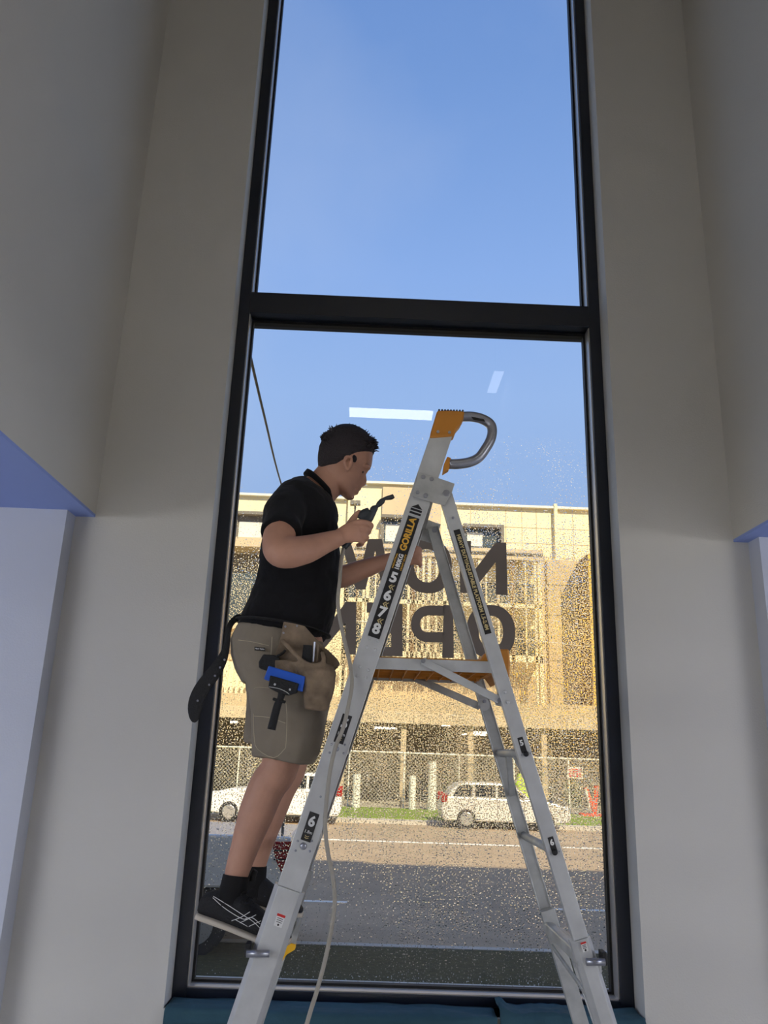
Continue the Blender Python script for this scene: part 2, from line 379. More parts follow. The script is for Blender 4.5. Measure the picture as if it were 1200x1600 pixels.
def Ppoly():
    out = [[(693, 945), (708, 946), (709, 1028), (691, 1028)], [(660, 946), (694, 946), (694, 962), (668, 961)], [(666, 1004), (694, 988), (694, 1004), (680, 1004)]]
    cx, cy = 668, 975
    out = [out[0], [(668, 946), (694, 946.5), (694, 962), (668, 961.5)], [(668, 987.5), (694, 988), (694, 1004), (668, 1003)]]
    for k in range(14):
        a, b = PI / 2 + PI * k / 14, PI / 2 + PI * (k + 1) / 14
        out.append([(cx + 26 * math.cos(a), cy - 28.5 * math.sin(a)), (cx + 26 * math.cos(b), cy - 28.5 * math.sin(b)), (cx + 12 * math.cos(b), cy - 13 * math.sin(b)), (cx + 12 * math.cos(a), cy - 13 * math.sin(a))])
    return out
letter('P', Ppoly(), 'second of the lower word')
letter('E', [[(612, 943), (629, 944), (629, 1026), (611, 1025)], [(573, 941), (613, 943), (613, 959), (573, 957)], [(580, 975), (613, 976), (613, 990), (580, 989)], [(571, 1009), (613, 1011), (613, 1026), (571, 1024)]], 'third of the lower word')
letter('N', [[(541, 940), (557, 941), (556, 1023), (539, 1022)], [(485, 938), (501, 938), (501, 1020), (484, 1020)], [(541, 940), (551, 941), (551, 960), (501, 1020), (492, 1020), (492, 1004)]], 'ending the lower word')

# ------------------------------------------------------------------ teal cloths on the sill
def cloth(name, x0, x1, y0, y1, drop, zb, seed, lumps, label, thick=0.006):
    nx, ny = 70, 16; bm = bmesh.new(); g = []
    for i in range(nx + 1):
        row = []
        x = x0 + (x1 - x0) * i / nx
        for j in range(ny + 1):
            v = j / ny; depth = y1 - y0
            run = v * (depth + drop)
            if run < depth: y = y1 - run; z = zb
            else:
                y = y0 - 0.012; z = zb - (run - depth)
            q = noise.noise(Vector((x * 5 + seed, run * 16, seed)))
            z += 0.012 * abs(q) if run < depth else 0
            y -= 0.012 * noise.noise(Vector((x * 7, run * 9, seed + 3))) if run >= depth else 0
            for lx, lw, lh in lumps:
                if run < depth: z += lh * math.exp(-((x - lx) / lw) ** 2) * (0.6 + 0.8 * abs(noise.noise(Vector((x * 22, y * 30, seed)))))
            if run >= depth: z += 0.02 * noise.noise(Vector((x * 2.5, 0, seed + 9))) * v
            row.append(bm.verts.new((x, y, z)))
        g.append(row)
    for i in range(nx):
        for j in range(ny): bm.faces.new((g[i][j], g[i + 1][j], g[i + 1][j + 1], g[i][j + 1]))
    me = bpy.data.meshes.new(name); bm.to_mesh(me); bm.free()
    o = link(name, me, M_teal, None, True); s_ = o.modifiers.new('t', 'SOLIDIFY'); s_.thickness = thick; s_.offset = 1
    return tag(o, label, 'cloth', 'teal drop cloths along the window sill')
cloth('drop_cloth', FL + 0.01, 0.535, WY - 0.02, -0.01, 0.05, FZ0 + 0.004, 2, [], 'long teal cloth laid flat along the left of the window sill')
cloth('drop_cloth', 0.545, FR - 0.01, WY - 0.025, -0.012, 0.075, FZ0 + 0.012, 8, [(0.54, 0.05, 0.035), (0.75, 0.12, 0.012)], 'bunched teal cloth at the right of the window sill, under the rear ladder legs')

# ================================================================== LADDER
YN, YF = -1.0, -0.52
ladder = empty('platform_ladder', (0.1, -0.76, 0), 'tall aluminium platform ladder with orange top cap and hooped handle, standing before the window', 'ladder')
def stile(top, bot, Y, w_, name='stile', lower=False, back=1):
    a, b = Vector(top), Vector(bot); ax = (a - b).normalized(); t_ = Vector((0, 1, 0)).cross(ax).normalized()
    if t_.x < 0: t_ = -t_
    h = w_ / 2; sgn = back; fl_ = 0.028 if back > 0 else 0.010
    if lower: prof = [(-h, 0.020), (-h + 0.013, 0.0), (h - 0.013, 0.0), (h, 0.020), (h, 0.045), (-h, 0.045)]
    else: prof = [(-h, 0), (h, 0), (h, fl_), (h - 0.004, fl_), (h - 0.004, 0.004), (-h + 0.004, 0.004), (-h + 0.004, fl_), (-h, fl_)]
    prof = [(p, q * sgn) for p, q in prof]
    o = MB().extrude(prof, b, a, t_, Vector((0, 1, 0))).build(name, M_alu if sgn > 0 else M_aluD, ladder, bevel=0.0015)
    return o, ax, t_
def atz(a, b, z): t_ = (z - b.z) / (a.z - b.z); return b + (a - b) * t_
ft = P(683, 700, YN); fj = P(452, 1389, YN)             # front stile axis
rt_ = P(697, 772, YN); rj = P(909, 1468, YN)            # rear stile axis
ftop = atz(ft, fj, P(691, 683, YN).z + 0.0)
o, FAX, FT = stile(ftop + (ft - fj).normalized() * 0.03, atz(ft, fj, fj.z), YN, 0.072)
fsh = Vector((0, YF - YN, 0))
stile(ftop - (ft - fj).normalized() * 0.11 + fsh, fj + fsh, YF, 0.072, back=-1)
off = Vector((0, -0.006, 0))
stile(fj + FAX * 0.0 + off, atz(ft, fj, 0.02) + off, YN, 0.090, 'stile_extension', True)
stile(fj - off + fsh, atz(ft, fj, 0.02) - off + fsh, YF, 0.090, 'stile_extension', True, back=-1)
o, RAX, RT = stile(rt_ + (rt_ - rj).normalized() * 0.02 + Vector((0, 0.006, 0)), rj + Vector((0, 0.006, 0)), YN, 0.044, 'rear_stile')
stile(rt_ + fsh + RAX * 0.02, rj + fsh, YF, 0.044, 'rear_stile', back=-1)
stile(rj, atz(rt_, rj, 0.02), YN, 0.060, 'rear_stile_extension', True)
stile(rj + fsh, atz(rt_, rj, 0.02) + fsh, YF, 0.048, 'rear_stile_extension', True, back=-1)
for a, b, s_ in ((ft, fj, 0.10), (rt_, rj, 0.07)):
    for Y in (YN, YF):
        c = atz(a, b, 0.0); MB().box((c.x - s_ / 2, Y - 0.035 if Y == YN else Y - 0.06, 0.0), (c.x + s_ / 2, Y + 0.06 if Y == YN else Y + 0.035, 0.035)).build('rubber_foot', M_rub, ladder, bevel=0.004)
# hinge brackets
plate = [(654, 739), (687, 749), (710, 757), (706, 770), (694, 791), (675, 786), (645, 777)]
for Y, dy in ((YN, -0.005), (YF, 0.005)):
    pts = [p + Vector((0, Y - YN + dy, 0)) for p in Q(plate, YN)]
    MB().prism(pts, (0, -0.004 if dy < 0 else 0.004, 0)).build('hinge_bracket', M_aluD, ladder, bevel=0.001)
for bx, by, r in ((661, 747, .007), (674, 750, .007), (652, 771, .006), (665, 776, .008), (697, 772, .011)):
    c = P(bx, by, YN); MB().cyl(c + Vector((0, -0.009, 0)), c + Vector((0, -0.014, 0)), r).build('bracket_bolt', M_steel, ladder, bevel=0.001)
    if bx in (697, 665):
        c = c + Vector((0, YF - YN - 0.0, 0)); MB().cyl(c + Vector((0, -0.03, 0)), c + Vector((0, -0.036, 0)), r).build('bracket_bolt', M_steel, ladder)
# inner crossbar joining the hinges
cb = P(672, 762, YN); MB().box((cb.x - 0.02, YN + 0.005, cb.z - 0.012), (cb.x + 0.02, YF - 0.005, cb.z + 0.012)).build('top_crossbar', M_aluD, ladder)
# orange cap and hooped handle
cap = [(683, 642), (700, 641), (726, 643), (724, 655), (719, 664), (713, 671), (709, 682), (671, 685), (673, 675)]
MB().prism([p + Vector((0, -0.006, 0)) for p in Q(cap, YN)], (0, 0.048, 0)).build('top_cap', M_orange, ladder, bevel=0.006)
rb = MB()
for k in range(9):
    c = P(686 + k * 4.6, 641.5 + k * 0.15, YN); rb.cyl(c + Vector((0, -0.006, 0)), c + Vector((0, 0.042, 0)), 0.0035, 8)
rb.build('cap_ribs', M_gun, ladder)
for bx, by in ((684, 676), (702, 677)):
    c = P(bx, by, YN); MB().cyl(c + Vector((0, -0.006, 0)), c + Vector((0, -0.010, 0)), 0.005).build('cap_screw', M_steel, ladder)
hp = Q([(722, 651), (738, 651), (754, 655), (766, 663), (769, 674), (766, 688), (758, 702), (748, 715), (734, 722), (716, 725), (702, 725)], YN + 0.018)
MB().tube(hp, 0.0168, 16, flat=1.2).build('handle', M_steel, ladder, smooth=True)
MB().prism([p + Vector((0, 0, 0)) for p in Q([(699, 713), (705, 715), (703, 724), (702, 732), (692, 738), (694, 724)], YN)], (0, 0.036, 0)).build('handle_socket', M_orange, ladder, bevel=0.003)
MB().prism(Q([(736, 651), (756, 655), (758, 659), (740, 656)], YN + 0.0005), (0, -0.001, 0)).build('handle_badge', M_black, ladder)
# rivets on the front stile
RIV = [(577.7, 997), (590.4, 1001), (573, 1011), (586.4, 1015), (562.4, 1042), (575.7, 1047), (557.7, 1056), (572, 1059), (518, 1163), (539, 1164), (515, 1176), (537, 1177), (501, 1245), (465, 1314), (487, 1314), (462, 1329), (484, 1330)]
def rivet(px, py, r, m=M_steel, name='rivet', Y=YN):
    c = P(px, py, Y); mb = MB(); n_ = 12
    secs = []
    for k in range(5):
        t_ = k / 4 * PI / 2 * 0.95; secs.append((c + Vector((0, -math.sin(t_) * r * 0.6, 0)), Vector((r * math.cos(t_), 0, 0)), Vector((0, 0, r * math.cos(t_))), 2))
    mb.loft(secs, n_); return mb.build(name, m, ladder, True)
for i, (x, y) in enumerate(RIV): rivet(x, y, 0.0052 if i < 8 else 0.0036, M_alu if i < 8 else M_steel)
rivet(526, 1170, 0.008, M_steel, 'bolt'); rivet(474, 1322, 0.0105, M_steel, 'bolt')
for x, y in ((789, 1081), (794, 1097)): rivet(x, y, 0.006, M_alu, 'rivet')
for x, y in ((708, 809), (861, 1253)): rivet(x, y, 0.005)
for x, y in ((822, 1178), (867, 1332)):
    rivet(x, y, 0.0085, M_rub, 'rung_end_plug'); rivet(x - 7, y + 1.5, 0.0025); rivet(x + 7, y - 1.5, 0.0025)
# rear rungs
for zz, r in ((1.511, 0.013), (1.238, 0.013)):
    c = atz(rt_, rj, zz); MB().cyl(c + Vector((0, 0.01, 0)), c + fsh + Vector((0, -0.01, 0)), r).build('rung', M_aluD, ladder, True)
for dz, dx in ((0.955, -0.012), (0.935, 0.02)):
    c = atz(rt_, rj, dz) + Vector((dx, 0, 0)); MB().box((c.x - 0.016, YN + 0.012, c.z - 0.018), (c.x + 0.016, YF - 0.012, c.z + 0.018)).build('rung', M_aluD, ladder, bevel=0.006)
for zz in (0.66, 0.38, 0.12):
    c = atz(rt_, rj, zz); MB().cyl(c + Vector((0, 0.02, 0)), c + fsh + Vector((0, -0.02, 0)), 0.014).build('rung', M_aluD, ladder, True)
# knee braces below the first rung
c = atz(rt_, rj, 1.505); m_ = c + fsh * 0.62; e_ = atz(rt_, rj, 1.37) + fsh + Vector((0, -0.012, 0))
def bar(a, b, w_, t_, name, m=M_aluD, bevel=0.002):
    a, b = Vector(a), Vector(b); ax = (b - a).normalized(); u = Vector((0, 1, 0)).cross(ax)
    if u.length < 0.1: u = Vector((1, 0, 0)).cross(ax)
    u.normalize(); v = ax.cross(u)
    return MB().extrude([(-w_ / 2, -t_ / 2), (w_ / 2, -t_ / 2), (w_ / 2, t_ / 2), (-w_ / 2, t_ / 2)], a, b, u, v).build(name, m, ladder, bevel=bevel)
bar(m_, e_, 0.020, 0.012, 'knee_brace'); m2 = c + fsh * 0.35; e2 = atz(rt_, rj, 1.37) + Vector((0, 0.015, 0)); bar(m2, e2, 0.020, 0.012, 'knee_brace')
bar(atz(rt_, rj, 0.90) + fsh + Vector((-0.02, -0.03, 0)), atz(rt_, rj, 0.86) + Vector((-0.01, 0.03, -0.02)), 0.008, 0.02, 'cross_brace')
for x_ in (0.022, ):
    bar(atz(rt_, rj, 0.88) + fsh * 0.75 + Vector((0.02, 0, 0)), atz(rt_, rj, 0.40) + fsh * 0.3 + Vector((0.01, 0, 0)), 0.010, 0.010, 'cross_brace')
# front steps
for k, zz in enumerate((1.51, 1.235, 0.950, 0.665, 0.38, 0.10)):
    c = atz(ft, fj, zz); 
    if zz > 1.2: wx = 0.060
    else: wx = 0.075
    st = MB().box((c.x - wx / 2, YN + 0.03, c.z - 0.022), (c.x + wx / 2, YF - 0.03, c.z)); s2 = st.build('step', M_aluD, ladder, bevel=0.003)
    rr = MB()
    for q in range(5): rr.box((c.x - wx / 2 + 0.008 + q * (wx - 0.02) / 4, YN + 0.035, c.z), (c.x - wx / 2 + 0.012 + q * (wx - 0.02) / 4, YF - 0.035, c.z + 0.002))
    rr.build('tread_ribs', M_aluD, s2)
# yellow step corner and side plate seen behind the stile
pl = Q([(468, 1436), (473, 1434), (461, 1478), (450, 1474)], YF - 0.06)
MB().prism(pl, (0, 0.012, 0)).build('step_bracket', M_aluD, ladder, bevel=0.001)
MB().prism(Q([(447, 1472), (462, 1476), (461, 1484), (448, 1492), (441, 1502), (438, 1496)], YF - 0.065), (0, 0.03, 0)).build('step_corner', M_yellow, ladder, bevel=0.002)
# spring locks
for (x0, x1, y) in ((385, 421, 1490), (916, 945, 1503)):
    a = P(x0, y, YN - 0.022); b = P(x1, y, YN - 0.022)
    lk = MB().cyl(a, b, 0.0098, 20).build('locking_pin', M_steel, ladder, True)
    sd = a if x0 < 600 else b; sg = -1 if x0 < 600 else 1
    MB().box((sd.x - 0.006, YN - 0.022, sd.z - 0.010), (sd.x + 0.008, YN + 0.02, sd.z + 0.024)).build('pin_block', M_rub, lk, bevel=0.003)
# platform
zp = 1.785; xa = atz(ft, fj, zp).x + 0.02; xb = 0.405
MB().box((xa, YN + 0.030, zp - 0.036), (xb, YN + 0.034, zp)).build('platform_rail', M_alu, ladder, bevel=0.001)
MB().box((xa, YF - 0.034, zp - 0.036), (xb, YF - 0.030, zp)).build('platform_rail', M_aluD, ladder, bevel=0.001)
pf = MB().box((xa, YN + 0.034, zp - 0.018), (xb + 0.01, YF - 0.034, zp + 0.004)).build('platform_deck', M_decking, ladder)
rbs = MB()
for k in range(9):
    x = xa + 0.02 + (xb - xa - 0.03) * k / 8; rbs.box((x - 0.002, YN + 0.036, zp - 0.032), (x + 0.002, YF - 0.036, zp - 0.018))
for k in range(4):
    y = YN + 0.07 + k * 0.11; rbs.box((xa, y - 0.002, zp - 0.030), (xb, y + 0.002, zp - 0.018))
rbs.build('deck_ribs', M_orange, pf)
kb = MB(); 
kp = [(0.355, zp), (0.375, zp + 0.028), (0.41, zp + 0.042), (0.452, zp + 0.044), (0.455, zp + 0.0), (0.452, zp - 0.05), (0.43, zp - 0.02)]
MB().prism([(x, YN + 0.045, z) for x, z in kp], (0, 0.39, 0)).build('platform_lip', M_orange, ladder, bevel=0.006)
# brace arms
a = P(661, 1033, YN + 0.022); b = P(780, 1094, YN + 0.022)
bar(a, b, 0.024, 0.006, 'brace_arm', M_alu)
for c in (a, b): MB().cyl(c + Vector((0, -0.004, 0)), c + Vector((0, -0.010, 0)), 0.007).build('brace_bolt', M_steel, ladder)
MB().prism([p for p in Q([(770, 1090), (783, 1078), (789, 1085), (790, 1100), (784, 1104), (775, 1102)], YN + 0.026)], (0, 0.004, 0)).build('brace_plate', M_aluD, ladder, bevel=0.001)
a = P(640, 1056, YF - 0.03); b = P(750, 1104, YF - 0.03)
bar(a, b, 0.026, 0.008, 'brace_arm', M_aluD)
c = P(756, 1101, YF - 0.036); MB().cyl(c, c + Vector((0, -0.004, 0)), 0.022).build('brace_plate', M_alu, ladder)
for x, y in ((748, 1105), (757, 1096)):
    c = P(x, y, YF - 0.042); MB().cyl(c, c + Vector((0, -0.005, 0)), 0.006, 12).build('brace_bolt', M_steel, ladder)
# stickers on the front stile
def on_axis(px, py, ax_a, ax_b, Y, off_=0.0):
    p = P(px, py, Y); t_ = (p - ax_b).dot((ax_a - ax_b).normalized()); return ax_b + (ax_a - ax_b).normalized() * t_
def strip(p0, p1, w_, t_, m, name, Yoff=-0.0008, parent=ladder):
    a, b = Vector(p0), Vector(p1); h = w_ / 2; yo = Vector((0, Yoff, 0))
    return MB().prism([a - t_ * h + yo, a + t_ * h + yo, b + t_ * h + yo, b - t_ * h + yo], (0, -0.0004, 0)).build(name, m, parent)
A = lambda y: on_axis(683 + (y - 700) * (452 - 683) / 689.0, y, ft, fj, YN)
lab = strip(A(996), A(808), 0.0385, FT, M_black, 'height_sticker')
for y in (802.5, 797.5): strip(A(y + 1.6), A(y - 1.6), 0.0385, FT, M_black, 'sticker_bar')
ar0, ar1 = A(794.5), A(788); yo = Vector((0, -0.0008, 0))
MB().prism([ar0 - FT * 0.019 + yo, ar0 + FT * 0.019 + yo, ar1 + yo], (0, -0.0004, 0)).build('sticker_arrow', M_black, ladder)
yo = Vector((0, -0.0016, 0))
def tx(t_, y, size, m, r, u, sh=0.0, dx=0.0, sxw=1.0): return text_mesh(t_, size, A(y) + FT * dx + yo, r, u, m, 'sticker_text', lab, offset=sh, thick=0.0002, sxw=sxw)
tx('GORILLA', 835, 0.030, M_gold, FAX, -FT, 0.0012, sxw=0.95)
tx('180KG', 878, 0.020, M_white, FAX, -FT, 0.0009, dx=0.001, sxw=0.95)
tx('INDUSTRIAL', 878, 0.0075, M_gold, FAX, -FT, 0.0002, dx=-0.0135, sxw=1.25); tx('HEAVY DUTY', 877, 0.0075, M_gold, FAX, -FT, 0.0002, dx=0.0145, sxw=1.25)
for ch, y in (('5', 903), ('6', 931), ('7', 957), ('8', 983)): tx(ch, y, 0.046, M_white, FT, FAX, 0.0018, sxw=1.05)
for y in (917, 944, 970):
    cv = MB(); c = A(y) + yo
    for q in (-.005, .003):
        cv.prism([c + FT * (q + .006) + FAX * .008, c + FT * (q + .010) + FAX * .008, c + FT * (q + .002), c + FT * (q + .010) - FAX * .008, c + FT * (q + .006) - FAX * .008, c + FT * (q - .002)], (0, -.0003, 0))
    cv.build('sticker_chevrons', M_tan, lab)
for y, ch, sm in ((1139, '5', '1.5m'), (1292, '6', '1.8m')):
    s_ = strip(A(y + 22), A(y - 22), 0.030, FT, M_black, 'rung_sticker')
    text_mesh(ch, 0.040, A(y - 8) + yo, FT, FAX, M_white, 'sticker_text', s_, 0.0015, 0.0002)
    text_mesh(sm, 0.0125, A(y + 8) + yo, FT, FAX, M_white, 'sticker_text', s_, 0.0001, 0.0002)
    cv = MB(); c = A(y + 15.5) + yo
    for q in (.001, -.004): cv.prism([c - FT * .006 + FAX * (q + .003), c + FAX * q, c + FT * .006 + FAX * (q + .003), c + FT * .006 + FAX * (q + .001), c + FAX * (q - .002), c - FT * .006 + FAX * (q + .001)], (0, -.0003, 0))
    cv.build('sticker_chevrons', M_tan, s_)
# pale warning sticker
lowY = YN - 0.006
def wsticker(px, py, w_, h_, ax, t_):
    c = P(px, py, lowY); yo2 = Vector((0, -0.001, 0))
    o = MB().prism([c - t_ * w_ / 2 - ax * h_ / 2 + yo2, c + t_ * w_ / 2 - ax * h_ / 2 + yo2, c + t_ * w_ / 2 + ax * h_ / 2 + yo2, c - t_ * w_ / 2 + ax * h_ / 2 + yo2], (0, -0.0004, 0)).build('warning_sticker', M_white, ladder)
    c2 = c + ax * h_ * 0.38 + yo2 * 1.6; MB().prism([c2 - t_ * w_ / 2 - ax * h_ * .1, c2 + t_ * w_ / 2 - ax * h_ * .1, c2 + t_ * w_ / 2 + ax * h_ * .1, c2 - t_ * w_ / 2 + ax * h_ * .1], (0, -0.0003, 0)).build('sticker_band', M_red, o)
    d = MB()
    for k in range(3):
        c3 = c + ax * h_ * (0.15 - 0.15 * k) + yo2 * 1.6; d.prism([c3 - t_ * w_ * .35 - ax * .0008, c3 + t_ * w_ * .35 - ax * .0008, c3 + t_ * w_ * .35 + ax * .0008, c3 - t_ * w_ * .35 + ax * .0008], (0, -0.0003, 0))
    c3 = c - ax * h_ * 0.35 + yo2 * 1.6; d.cyl(c3, c3 + Vector((0, -0.0003, 0)), 0.003, 10); d.build('sticker_print', M_black, o)
wsticker(437, 1438, 0.024, 0.034, FAX, FT); wsticker(913, 1479, 0.016, 0.026, RAX, RT)
# rear stile text
yo3 = Vector((0, 0.0055 - 0.0008, 0))
B = lambda y: on_axis(697 + (y - 772) * (909 - 697) / 696.0, y, rt_, rj, YN)
rl = strip(B(990), B(827), 0.021, RT, M_black, 'side_sticker', 0.0052)
text_mesh('HEAVY DUTY/ADJUSTABLE PLATFORM 1.5-2.4M', 0.0165, (B(908)) + Vector((0, 0.0046, 0)), -RAX, RT, M_tan, 'sticker_text', rl, 0.0006, 0.0002, sxw=0.93)
for y, ch in ((1164, '5'), (1320, '6')):
    s_ = strip(B(y + 12), B(y - 12), 0.017, RT, M_black, 'rung_sticker', 0.0052)
    text_mesh(ch, 0.022, B(y - 3) + Vector((0, 0.0046, 0)), RT, RAX, M_white, 'sticker_text', s_, 0.0010, 0.0002)

# ================================================================== PERSON
Y0 = -0.76
who = empty('person', (P(400, 1460, Y0).x, Y0, 0.95), 'person in black polo shirt and khaki shorts standing on the ladder, aiming a spray gun', 'person')
def sec(b, f_, hw, Y=Y0, e=2.2):
    B_, F_ = P(b[0], b[1], Y), P(f_[0], f_[1], Y); return ((B_ + F_) / 2, (F_ - B_) / 2, Vector((0, hw, 0)), e)
body = MB()
# head
body.loft([sec((527, 671), (556, 671), .035), sec((514, 679), (570, 681), .062), sec((506, 690), (580, 695), .072), sec((500.5, 701), (583, 709), .0765), sec((498.5, 712), (582, 720), .078),
           sec((498, 719), (580.5, 728), .076, e=2.3), sec((498, 726), (575, 735.5), .072), sec((500, 735), (570, 744), .069), sec((505, 744), (566.5, 754), .066), sec((512, 752), (563, 761), .062),
           sec((519, 759), (556.5, 767), .056), sec((525, 764), (553, 773), .050), sec((530, 769), (551, 778), .040), sec((535, 773), (546, 781), .024)], 32)
def BP(x, y, Y): return P(x, y, Y)
# nose, brow, lips, chin
body.loft([sec((562, 736), (571.5, 738), .008), sec((560, 744), (572.5, 745), .011), sec((558, 751), (573.5, 752), .015), sec((556, 757), (571.5, 757.5), .017), sec((557, 760), (566, 760.5), .012)], 14)
for s_ in (-1, 1):
    body.ball(P(574, 730.5, Y0 + s_ * .030), (.014, .028, .007)); body.ball(P(557.5, 768.0, Y0), (.008, .026, .0045))
    body.ball(P(563, 756.5, Y0 + s_ * .013), (.008, .006, .005))
body.ball(P(561, 763.5, Y0), (.0085, .022, .0045)); body.ball(P(556, 770.5, Y0), (.009, .022, .0045)); body.ball(P(549, 776.5, Y0), (.011, .022, .010))
# ears
for s_ in (-1, 1):
    Ye = Y0 + s_ * .079
    body.tube([P(541, 734, Ye), P(538, 722, Ye + s_ * .008), P(541, 714, Ye + s_ * .012), P(548, 714, Ye + s_ * .010), P(550, 722, Ye), P(546, 731, Ye), P(542, 736, Ye)], [.005, .006, .0065, .006, .005, .005, .006], 8)
    body.ball(P(544, 724, Y0 + s_ * .072), (.010, .006, .020))
# neck
body.loft([sec((501, 722), (545, 760), .050), sec((497, 730), (532, 771), .056), sec((490, 738), (523, 781), .060), sec((479, 747), (517, 793), .068), sec((462, 762), (512, 808), .09)], 24)
# torso under the clothing
TS = [((470, 752), (517, 790), .10), ((452, 766), (520, 803), .155), ((438, 785), (523, 818), .175), ((426, 810), (525, 838), .175), ((416, 845), (526, 868), .165), ((411, 885), (525, 908), .155), ((404, 925), (520, 942), .155), ((388, 965), (508, 985), .16), ((376, 1000), (503, 1018), .165), ((380, 1040), (506, 1055), .16), ((392, 1070), (500, 1080), .13)]
body.loft([sec(b, f_, hw) for b, f_, hw in TS], 28)
# near arm
body.tube([P(455, 782, -.90), P(446, 800, -.955), P(439, 828, -1.025), P(434, 850, -1.075), P(438, 863, -1.098), P(455, 863, -1.090), P(480, 858, -1.055), P(508, 848, -1.01), P(531, 840, -.985)], [.052, .056, .053, .049, .047, .050, .045, .035, .027], 20)
body.ball(P(438, 862, -1.09), .047)
# near hand closed round the gun handle
def fingers(chain, r): body.tube(chain, r, 10)
body.tube([P(527, 841, -.985), P(537, 836, -.985), P(550, 831, -.984), P(561, 829, -.982)], [.026, .030, .036, .032], 16, flat=0.55)
K = [((560, 816), (572, 817), (580, 821), (577, 827)), ((564, 824), (575, 827), (575, 832), (567, 834)), ((562, 834), (572, 838), (571, 843), (562, 844)), ((557, 843), (566, 847), (564, 851), (556, 852))]
for i, (a, b, c, d) in enumerate(K):
    w0 = (.0105, .0105, .0098, .0085)[i]
    if i == 0: ys = (-.985, -.975, -.955, -.945)
    else: ys = (-.985, -.970, -.940, -.932)
    fingers([P(a[0] - 10, a[1] + 2, -.984), P(*a, ys[0]), P(*b, ys[1]), P(*c, ys[2]), P(*d, ys[3])], [w0, w0 * 1.08, w0, w0 * .95, w0 * .8])
fingers([P(537, 832, -.965), P(546, 820, -.960), P(554, 808, -.955), P(562, 800, -.952), P(564, 798, -.952)], [.014, .0135, .0115, .0100, .007])
# far arm
body.tube([P(470, 785, -.60), P(480, 830, -.575), P(497, 880, -.565), P(512, 903, -.56)], [.055, .052, .046, .043], 16)
body.tube([P(508, 903, -.56), P(535, 901, -.56), P(565, 890, -.555), P(600, 878, -.55), P(622, 872, -.548)], [.043, .043, .038, .030, .026], 16)
body.tube([P(618, 873, -.550), P(632, 870, -.553), P(645, 866, -.555)], [.026, .034, .030], 14, flat=0.5)
for i in range(4):
    y = 853 + i * 7.5
    fingers([P(636, y + 6, -.565), P(647, y + 3, -.572), P(655.5, y + 5, -.570), P(656.5, y + 9, -.552)], [.010, .0105, .0095, .008])
fingers([P(625, 864, -.545), P(634, 852, -.535), P(643, 846, -.532)], [.013, .0115, .009])
# legs
body.tube([P(438, 1050, -.83), P(445, 1120, -.85), P(438, 1195, -.865), P(418, 1228, -.865), P(400, 1272, -.865), P(382, 1325, -.865), P(369, 1368, -.865), P(365, 1395, -.865)], [.085, .078, .060, .0585, .0555, .043, .036, .036], 20, flat=0.95)
body.tube([P(448, 1060, -.68), P(455, 1130, -.67), P(452, 1195, -.665), P(436, 1232, -.665), P(420, 1275, -.665), P(405, 1325, -.665), P(398, 1355, -.665), P(396, 1380, -.665)], [.085, .078, .060, .056, .053, .041, .036, .035], 20, flat=0.95)
bo = remeshed(body, 'body', M_skin, who, 0.0042, 4)
# eyes
for s_ in (-1, 1):
    MB().ball(P(565.0, 737.3, Y0 + s_ * .030), .0078).build('eye', M_hair, bo, True)
# hair
hr = MB()
hr.loft([sec((526, 667.5), (558, 667.5), .035), sec((512, 676), (573, 677), .066), sec((504, 687), (582, 688), .0775), sec((498.5, 699), (586, 697), .0825), sec((496.5, 711), (585.5, 706), .0835), sec((496.3, 720), (581, 713), .0845), sec((497, 729), (563, 723), .083), sec((499, 736), (540, 734), .072)], 30)
for s_ in (-1, 1): hr.ball(P(554, 717, Y0 + s_ * .073), (.009, .0070, .015))
hairo = remeshed(hr, 'hair', M_hair, who, 0.0036, 2)
tf = MB()
for k in range(520):
    u = random.random(); a = random.uniform(-1, 1)
    px = 503 + 82 * u; top = 669 + 27 * (abs(px - 538) / 48.0) ** 2.4
    yy = Y0 + a * .070
    base = P(px, top + 1.5 + 14 * a * a, yy); d = Vector((.35 + random.uniform(-.35, .5), a * .5, 1.1)).normalized()
    if u > .72: d = Vector((1.0, a * .4, .5 + random.uniform(-.5, .6))).normalized()
    if u < .25: d = Vector((-.7, a * .4, .9)).normalized()
    l = random.uniform(.012, .026) * (1.0 if u > .2 else .5)
    bend = Vector((.30, 0, -.25)) if k % 2 else Vector((-.2, random.uniform(-.3, .3), -.1))
    tf.tube([base, base + d * l * .55, base + (d + bend).normalized() * l], [.0036, .0026, .0006], 4, smooth=False)
tf.build('hair_tufts', M_hair, hairo, True)
# polo shirt
sh = MB()
SH = [((472, 747), (520, 786), .085), ((458, 754), (525, 795), .135), ((445, 763), (529, 807), .180), ((431, 777), (528, 818), .198), ((420, 800), (530, 835), .198), ((412, 835), (531.5, 862), .188), ((406, 878), (531, 902), .176), ((400, 912), (529, 933), .174), ((389, 942), (524, 960), .176), ((378, 965), (516, 984), .178), ((371, 981), (504, 1003), .172)]
sh.loft([sec(b, f_, hw, e=2.4) for b, f_, hw in SH], 36)
sh.tube([P(456, 784, -.90), P(446, 800, -.955), P(441, 822, -1.01), P(439.5, 836, -1.045)], [.066, .070, .067, .065], 22)
sh.tube([P(470, 785, -.60), P(480, 825, -.575), P(487, 850, -.57)], [.066, .066, .062], 20)
for k in range(6): # bunched folds at the back of the waist
    y = 925 + k * 9; x = 398 - (k * 4.2)
    sh.tube([P(x + 4, y, Y0 - .10), P(x, y + 2, Y0), P(x + 4, y, Y0 + .10)], .011, 8)
remeshed(sh, 'polo_shirt', M_shirt, who, 0.006, 4, 0.016, 0.07)
cl = MB()
cl.loft([sec((474, 741), (521, 785), .076), sec((479, 735), (523, 776), .070), sec((482, 736), (521, 775), .066), sec((478, 744), (518, 783), .070)], 28)
